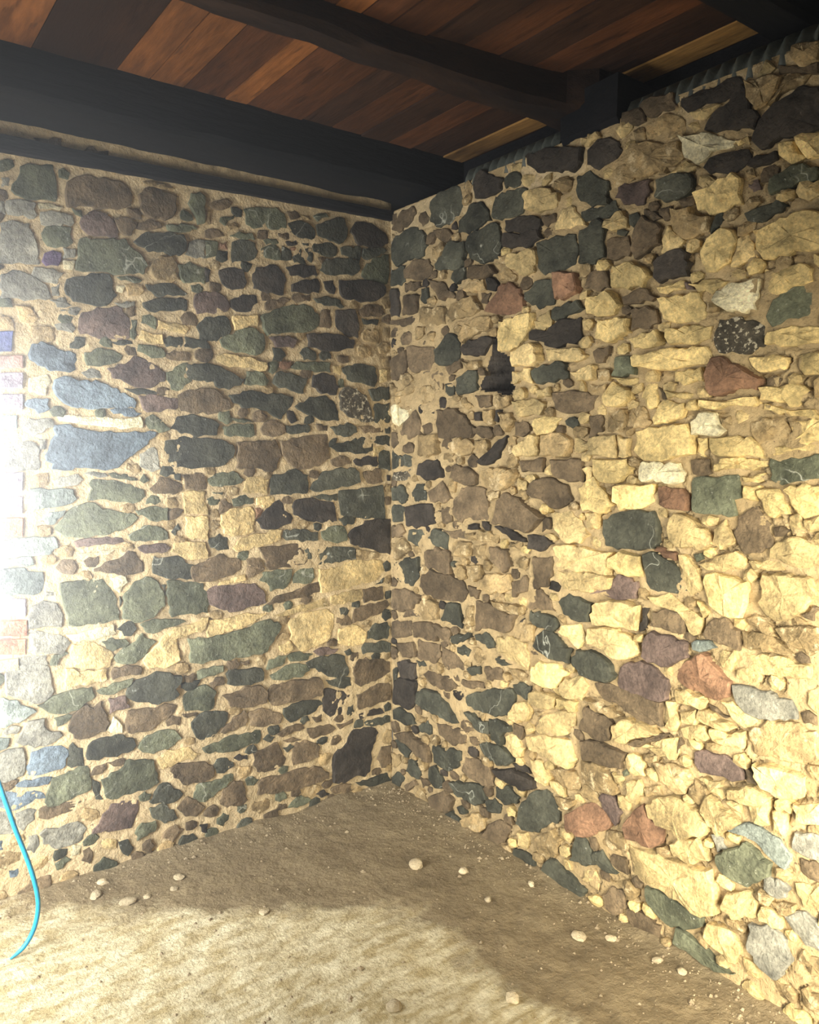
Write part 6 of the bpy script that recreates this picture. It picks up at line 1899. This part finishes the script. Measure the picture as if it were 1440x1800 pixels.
def build_wall(side, name, umax, vmax, out, label):
    allst = sets[side + '0'] + sets[side + '1']
    holes = [p for c, p in allst if c == 'H']
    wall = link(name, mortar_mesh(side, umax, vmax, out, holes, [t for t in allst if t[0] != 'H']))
    tag(wall, label=label, kind='structure')
    G = []
    for idx, (c, p) in enumerate(allst):
        if c == 'H': continue
        rnd = random.Random(idx * 7 + (1 if side == 'L' else 2))
        V, F, A, cen = stone_geo(side, c, p, rnd)
        vis = cen.x < (1.62 if side == 'L' else 2.02)
        G.append((c, V, F, A if vis else A * 0.001, cen))
    G.sort(key=lambda g: -g[3])
    nb = sum(1 for g in G if g[0] in '12345')
    k = 0; rest = []
    for c, V, F, A, cen in G:
        if c in '12345' or k < 298:
            o0 = Vector(W(side, cen.x, cen.y, 0))
            V2 = [tuple(Vector(v) - o0) for v in V]
            brick = c in '12345'
            o = link('brick' if brick else 'stone', mesh('brick' if brick else 'stone', V2, F, [SM[c]], sharp=24), wall)
            o.location = o0
            if not brick: k += 1
        else: rest.append((c, V, F))
    keys = sorted({c for c, _, _ in rest}); VV = []; FF = []; MI = []
    for c, V, F in rest:
        b = len(VV); VV += V; FF += [tuple(i + b for i in f) for f in F]; MI += [keys.index(c)] * len(F)
    o = link('small_stones', mesh('small_stones', VV, FF, [SM[c] for c in keys], MI, sharp=24), wall)
    tag(o, 'small chinking stones wedged between the larger stones', kind='stuff')
    return wall
wl = build_wall('L', 'wall_left', 2.62, 2.67, [(1.60, 2.45, 0.86, 1.99)], 'left rubble wall of dark grey stones in pale sandy mortar')
wr = build_wall('R', 'wall_right', 3.70, 2.625, [], 'right rubble wall of yellow sandstone and scattered dark stones')

# ---------------------------------------------------------------- boxes / timber
def hexa(c8):                       # 4 bottom + 4 top corners, counter-clockwise
    return list(c8), [(3, 2, 1, 0), (4, 5, 6, 7), (0, 1, 5, 4), (1, 2, 6, 5), (2, 3, 7, 6), (3, 0, 4, 7)]
def box(x0, x1, y0, y1, z0, z1):
    return hexa([(x0, y0, z0), (x1, y0, z0), (x1, y1, z0), (x0, y1, z0), (x0, y0, z1), (x1, y0, z1), (x1, y1, z1), (x0, y1, z1)])
def timber(name, prof, x0, x1, m, parent=None, seg=0.07, wob=0.006, seed=0.0, bend=None, axis='X'):
    """Sweep a YZ profile (list, ccw) along X with a rough-sawn wobble; prof may be f(x)."""
    n = max(2, int(abs(x1 - x0) / seg)); V = []; F = []
    for i in range(n + 1):
        x = x0 + (x1 - x0) * i / n; pr = prof(x) if callable(prof) else prof
        for k, (a, z) in enumerate(pr):
            a2 = a + wob * nz(x, k * 3.3, seed, 5); z2 = z + wob * nz(x, k * 5.1, seed + 9, 6)
            V.append((x, a2, z2) if axis == 'X' else (a2, x, z2))
    m_ = len(pr)
    for i in range(n):
        for k in range(m_):
            j = (k + 1) % m_; F.append((i * m_ + k, (i + 1) * m_ + k, (i + 1) * m_ + j, i * m_ + j))
    F.append(tuple(range(m_))); F.append(tuple(reversed([n * m_ + k for k in range(m_)])))
    me = mesh(name, V, F, [m]); bm = bmesh.new(); bm.from_mesh(me); bmesh.ops.recalc_face_normals(bm, faces=bm.faces); bm.to_mesh(me); bm.free()
    me.set_sharp_from_angle(angle=math.radians(30))
    return link(name, me, parent)
def chamf(y0, y1, z0, z1, c=0.012):
    return [(y0 + c, z0), (y1 - c, z0), (y1, z0 + c), (y1, z1), (y0, z1), (y0, z0 + c)]

CZ = 2.815
V, F = box(-0.45, 3.3, -0.45, 4.2, CZ + 0.03, CZ + 0.06)
ceil = link('ceiling', mesh('ceiling', V, F, [M_timber], smooth=False)); tag(ceil, 'underside of a dark boarded ceiling', kind='structure')
seams = [-0.42, -0.205, -0.10, 0.07, 0.185, 0.315, 0.445, 0.575, 0.705, 0.80, 0.885, 1.035, 1.15, 1.26, 1.515, 1.68, 1.83, 2.05, 2.22, 2.40, 2.62, 2.80, 3.0, 3.2]
kinds = [2, 3, 2, 1, 2, 1, 2, 1, 1, 0, 1, 0, 0, 2, 0, 1, 1, 2, 1, 2, 1, 2, 1]
for i in range(len(seams) - 1):
    rnd = random.Random(i); a, b = seams[i] + 0.002, seams[i + 1] - 0.002
    z = CZ + rnd.uniform(-0.004, 0.004)
    o = timber('board', [(a, z), (b, z + rnd.uniform(-0.003, 0.003)), (b, z + 0.024), (a, z + 0.024)], -0.40, 4.1, MB[kinds[i]], ceil, seg=0.25, wob=0.002, seed=i, axis='Y')

tag(timber('ceiling_beam', chamf(-0.12, 0.240, 2.662, CZ + 0.01, 0.018), -0.35, 3.2, M_timber, seed=1.0, wob=0.010),
    'heavy blackened beam lying against the left stone wall', 'beam')
def b2(x):
    t = max(0.0, min(1.0, (0.95 - x) / 0.95))
    yn = 1.00 + 0.11 * t ** 2.2 + (0.06 if x < 0.05 else 0)
    zb = 2.735 - 0.04 * t
    yf = 0.885 + 0.06 * t
    return [(yf + 0.02, zb), (yn - 0.02, zb), (yn, zb + 0.02), (yn, CZ + 0.01), (yf, CZ + 0.01), (yf, zb + 0.02)]
tag(timber('ceiling_beam', b2, -0.30, 3.2, M_beam2, seed=4.0, wob=0.016),
    'rough dark beam crossing the middle of the ceiling to the right wall', 'beam')
tag(timber('ceiling_beam', chamf(1.71, 1.84, 2.715, CZ + 0.01, 0.012), -0.30, 3.2, M_timber, seed=7.0, wob=0.008),
    'dark beam at the top right corner above the yellow stones', 'beam')
def pad(y):
    return [(-0.28, 2.585), (-0.006, 2.600), (0.02, 2.63), (0.02, 2.76), (-0.28, 2.76)]
tag(timber('bearing_block', pad, 1.03, 1.275, M_timber, seed=2.2, wob=0.010, axis='Y'),
    'dark timber bearing block under the middle beam on the right wall', 'timber block')
def bat(x):
    t = x / 1.6; z0 = 2.585 - 0.028 * t; z1 = 2.622 - 0.013 * t
    return [(-0.03, z0), (0.020, z0), (0.024, z0 + 0.004), (0.024, z1), (-0.03, z1)]
tag(timber('wall_batten', bat, 0.004, 2.55, M_batten, seed=3.1, wob=0.0035),
    'thin dark timber batten let into the top of the left wall', 'batten')
# added dark backing that blocks light, and packing, on the right wall
tag(timber('added_backing', [(-0.42, 2.60), (-0.215, 2.60), (-0.215, CZ), (-0.42, CZ)], -0.30, 3.9, M_timber, seed=5.5, wob=0.004, axis='Y'),
    'dark backing board added behind the corrugated sheet to block light', 'timber')
V, F = box(-0.40, 0.004, 0.0, 3.7, 2.50, 2.618)
o = link('trim_1', mesh('trim_1', V, F, [M_mortar], smooth=False)); tag(o, 'mortar bed on top of the right wall', kind='structure')
# corrugated iron sheets
def corrugated(y0, y1, label):
    n = int((y1 - y0) / 0.006); V = []; F = []
    rows = [(0.004, 2.600), (-0.004, 2.640), (-0.02, 2.668), (-0.075, 2.696), (-0.16, 2.712)]
    for th in (0.0, -0.0025):
        for i in range(n + 1):
            y = y0 + (y1 - y0) * i / n; w = math.sin(y * 2 * math.pi / 0.046)
            for r, (x, z) in enumerate(rows):
                k = 0.007
                V.append((x + k * w + th, y, z + k * 0.6 * w + th - (0.02 * (y - y0) if r == 0 else 0)))
    R = len(rows); off = (n + 1) * R
    for i in range(n):
        for r in range(R - 1):
            a = i * R + r; F.append((a, a + 1, a + R + 1, a + R)); F.append(tuple(off + q for q in (a, a + R, a + R + 1, a + 1)))
        for r in (0, R - 1):
            a = i * R + r; F.append((a, a + R, off + a + R, off + a))
    for i in (0, n):
        for r in range(R - 1):
            a = i * R + r; F.append((a, a + 1, off + a + 1, off + a))
    return tag(link('corrugated_sheet', mesh('corrugated_sheet', V, F, [M_iron])), label, 'roofing sheet')
corrugated(0.50, 1.000, 'grey corrugated iron strip on the wall top left of the middle beam')
corrugated(1.30, 1.90, 'grey corrugated iron strip on the wall top under the right beam')

# window reveal outside the frame
V = []; F = []
for bx in (box(1.585, 1.60, -0.34, -0.004, 0.85, 2.0), box(2.45, 2.47, -0.34, -0.004, 0.85, 2.0), box(1.585, 2.47, -0.34, -0.004, 1.99, 2.03), box(1.585, 2.47, -0.34, 0.012, 0.82, 0.86)):
    b = len(V); V += bx[0]; F += [tuple(i + b for i in f) for f in bx[1]]
o = link('window_1', mesh('window_1', V, F, [M_mortar], smooth=False)); tag(o, 'rendered reveal of the window opening beside the brick jamb', kind='structure')

# ---------------------------------------------------------------- hose
def tube(name, pts, r, m, res=10):
    cu = bpy.data.curves.new(name + '_path', 'CURVE'); cu.dimensions = '3D'; cu.bevel_depth = r; cu.bevel_resolution = 4; cu.resolution_u = res; cu.use_fill_caps = True
    sp = cu.splines.new('NURBS'); sp.points.add(len(pts) - 1)
    for i, q in enumerate(pts): sp.points[i].co = (*q[:3], 1); sp.points[i].radius = q[3] if len(q) > 3 else 1
    sp.use_endpoint_u = True; sp.order_u = 4
    t = bpy.data.objects.new('tmp', cu); COL.objects.link(t)
    me = bpy.data.meshes.new_from_object(t.evaluated_get(bpy.context.evaluated_depsgraph_get()))
    bpy.data.objects.remove(t); me.name = name
    me.materials.clear(); me.materials.append(m)
    me.polygons.foreach_set('use_smooth', [True] * len(me.polygons))
    return link(name, me)
tag(tube('hose', [(1.86, 0.07, 0.868), (1.81, 0.10, 0.870), (1.775, 0.17, 0.84), (1.742, 0.30, 0.70), (1.712, 0.37, 0.562), (1.695, 0.37, 0.50), (1.677, 0.37, 0.423), (1.656, 0.37, 0.352), (1.639, 0.37, 0.292), (1.622, 0.37, 0.213), (1.616, 0.37, 0.150), (1.628, 0.37, 0.088), (1.651, 0.37, 0.044), (1.675, 0.37, 0.020), (1.705, 0.37, 0.008, 0.45)], 0.0072, M_hose),
    'bright blue plastic hose curling down to the earth floor at the left', 'hose')

# ---------------------------------------------------------------- floor stones
def pebble(r, rnd, flat=0.55):
    bm = bmesh.new(); bmesh.ops.create_icosphere(bm, subdivisions=2, radius=1)
    s = rnd.uniform(0, 50); sx, sy = rnd.uniform(0.8, 1.25), rnd.uniform(0.7, 1.0)
    for v in bm.verts:
        k = 1 + 0.30 * noise.noise(v.co * 1.3 + Vector((s, s, s)))
        v.co = Vector((v.co.x * sx, v.co.y * sy, v.co.z * flat)) * k * r
    me = bpy.data.meshes.new('floor_stone'); bm.to_mesh(me); bm.free(); me.materials.append(M_pebble)
    me.polygons.foreach_set('use_smooth', [True] * len(me.polygons)); me.set_sharp_from_angle(angle=math.radians(28))
    return me
PEB = [
 (0.352, 0.660, 0.030, 'round tan stone, largest on the dark floor below the corner'),
 (0.235, 0.800, 0.019, 'small tan stone right of the largest floor stone'),
 (0.100, 1.020, 0.015, 'small rounded stone at the foot of the right wall below dark stones'),
 (0.570, 1.420, 0.022, 'pale stone lying near the bottom edge right of centre'),
 (0.190, 1.330, 0.026, 'flat pale stone beside the base of the right wall'),
 (0.115, 1.400, 0.020, 'flat pale stone, second along the right wall base'),
 (0.090, 1.560, 0.016, 'pale stone on the rubble strip at the right wall'),
 (0.080, 1.640, 0.014, 'small pale stone, last along the right wall base'),
 (1.350, 0.085, 0.017, 'small pale stone closest to the left wall base'),
 (1.390, 0.150, 0.022, 'pale angular stone right of the blue hose'),
 (1.110, 0.210, 0.021, 'flat pale stone before the left wall, upper one'),
 (1.150, 0.270, 0.017, 'pale stone just in front of the upper flat stone'),
 (1.245, 0.265, 0.015, 'flat white stone between the pale stones at left'),
 (1.310, 0.260, 0.026, 'long flat pale stone on the dust at left'),
 (0.955, 0.600, 0.020, 'pale sliver of stone on the edge of the dusty patch'),
 (0.290, 1.000, 0.016, 'little whitish stone midway along the right floor'),
 (0.860, 1.240, 0.024, 'rough pale clod at the bottom centre of the floor'),
]
for i, (x, y, r, lab) in enumerate(PEB):
    rnd = random.Random(100 + i); flat = 0.35 if 'flat' in lab or 'sliver' in lab else 0.6
    o = link('floor_stone', pebble(r, rnd, flat)); o.rotation_euler.z = rnd.uniform(0, 6)
    o.location = (x, y, floor_h(x, y) + r * flat * 0.45); tag(o, lab, 'stone', 'loose stones on the floor')
def gravel():
    V = []; F = []; rnd = random.Random(9)
    for k in range(1900):
        if k < 900: 
            d = abs(rnd.gauss(0, 0.09)) + 0.02; t = rnd.uniform(0, 2.4)
            x, y = (t, d) if rnd.random() < 0.42 else (d, t)
        else: x, y = rnd.uniform(0.03, 2.2), rnd.uniform(0.03, 2.6)
        r = min(0.011, 0.0020 + rnd.expovariate(1 / 0.0019)); z = floor_h(x, y) + r * 0.2
        b = len(V); a0 = rnd.uniform(0, 6)
        V += [(x, y, z + r * 0.7)] + [(x + r * rnd.uniform(.7, 1.3) * math.cos(a0 + q * 1.2566), y + r * rnd.uniform(.6, 1.2) * math.sin(a0 + q * 1.2566), z + r * rnd.uniform(-.2, .25)) for q in range(5)]
        V += [(x, y, z - r)]
        for q in range(5):
            n = (q + 1) % 5; F.append((b, b + 1 + q, b + 1 + n)); F.append((b + 6, b + 1 + n, b + 1 + q))
    o = link('gravel', mesh('gravel', V, F, [M_gravel], smooth=False))
    tag(o, 'small pale gravel and crumbs scattered over the earth floor', 'gravel', kind='stuff')
gravel()

# ---------------------------------------------------------------- cobwebs
tag(tube('cobweb', [(0.80, 0.84, 2.80), (0.79, 0.86, 2.775), (0.76, 0.87, 2.77), (0.73, 0.88, 2.78)], 0.0018, M_web), 'short dusty cobweb strand on the middle beam, nearer the left', 'cobweb')
tag(tube('cobweb', [(0.56, 0.87, 2.79), (0.54, 0.885, 2.76), (0.51, 0.875, 2.75), (0.49, 0.87, 2.78)], 0.0018, M_web), 'short pale cobweb strand under the middle beam, further right', 'cobweb')

# ---------------------------------------------------------------- added volume that imitates lens glare at the left
m = bpy.data.materials.new('glare_scatter'); m.use_nodes = True; nt = m.node_tree
nt.nodes.remove(nt.nodes['Principled BSDF'])
vs = nt.nodes.new('ShaderNodeVolumeScatter'); vs.inputs['Density'].default_value = 0.058; vs.inputs['Anisotropy'].default_value = 0.82
vs.inputs['Color'].default_value = (1, 1, 1, 1)
nt.links.new(vs.outputs[0], nt.nodes['Material Output'].inputs['Volume'])
V, F = box(0.10, 3.0, 0.05, 3.9, 0.035, 2.575)
o = link('glare_volume', mesh('glare_volume', V, F, [m], smooth=False)); tag(o, 'added scattering volume that imitates lens glare at the left edge', 'glare_volume', kind='stuff')
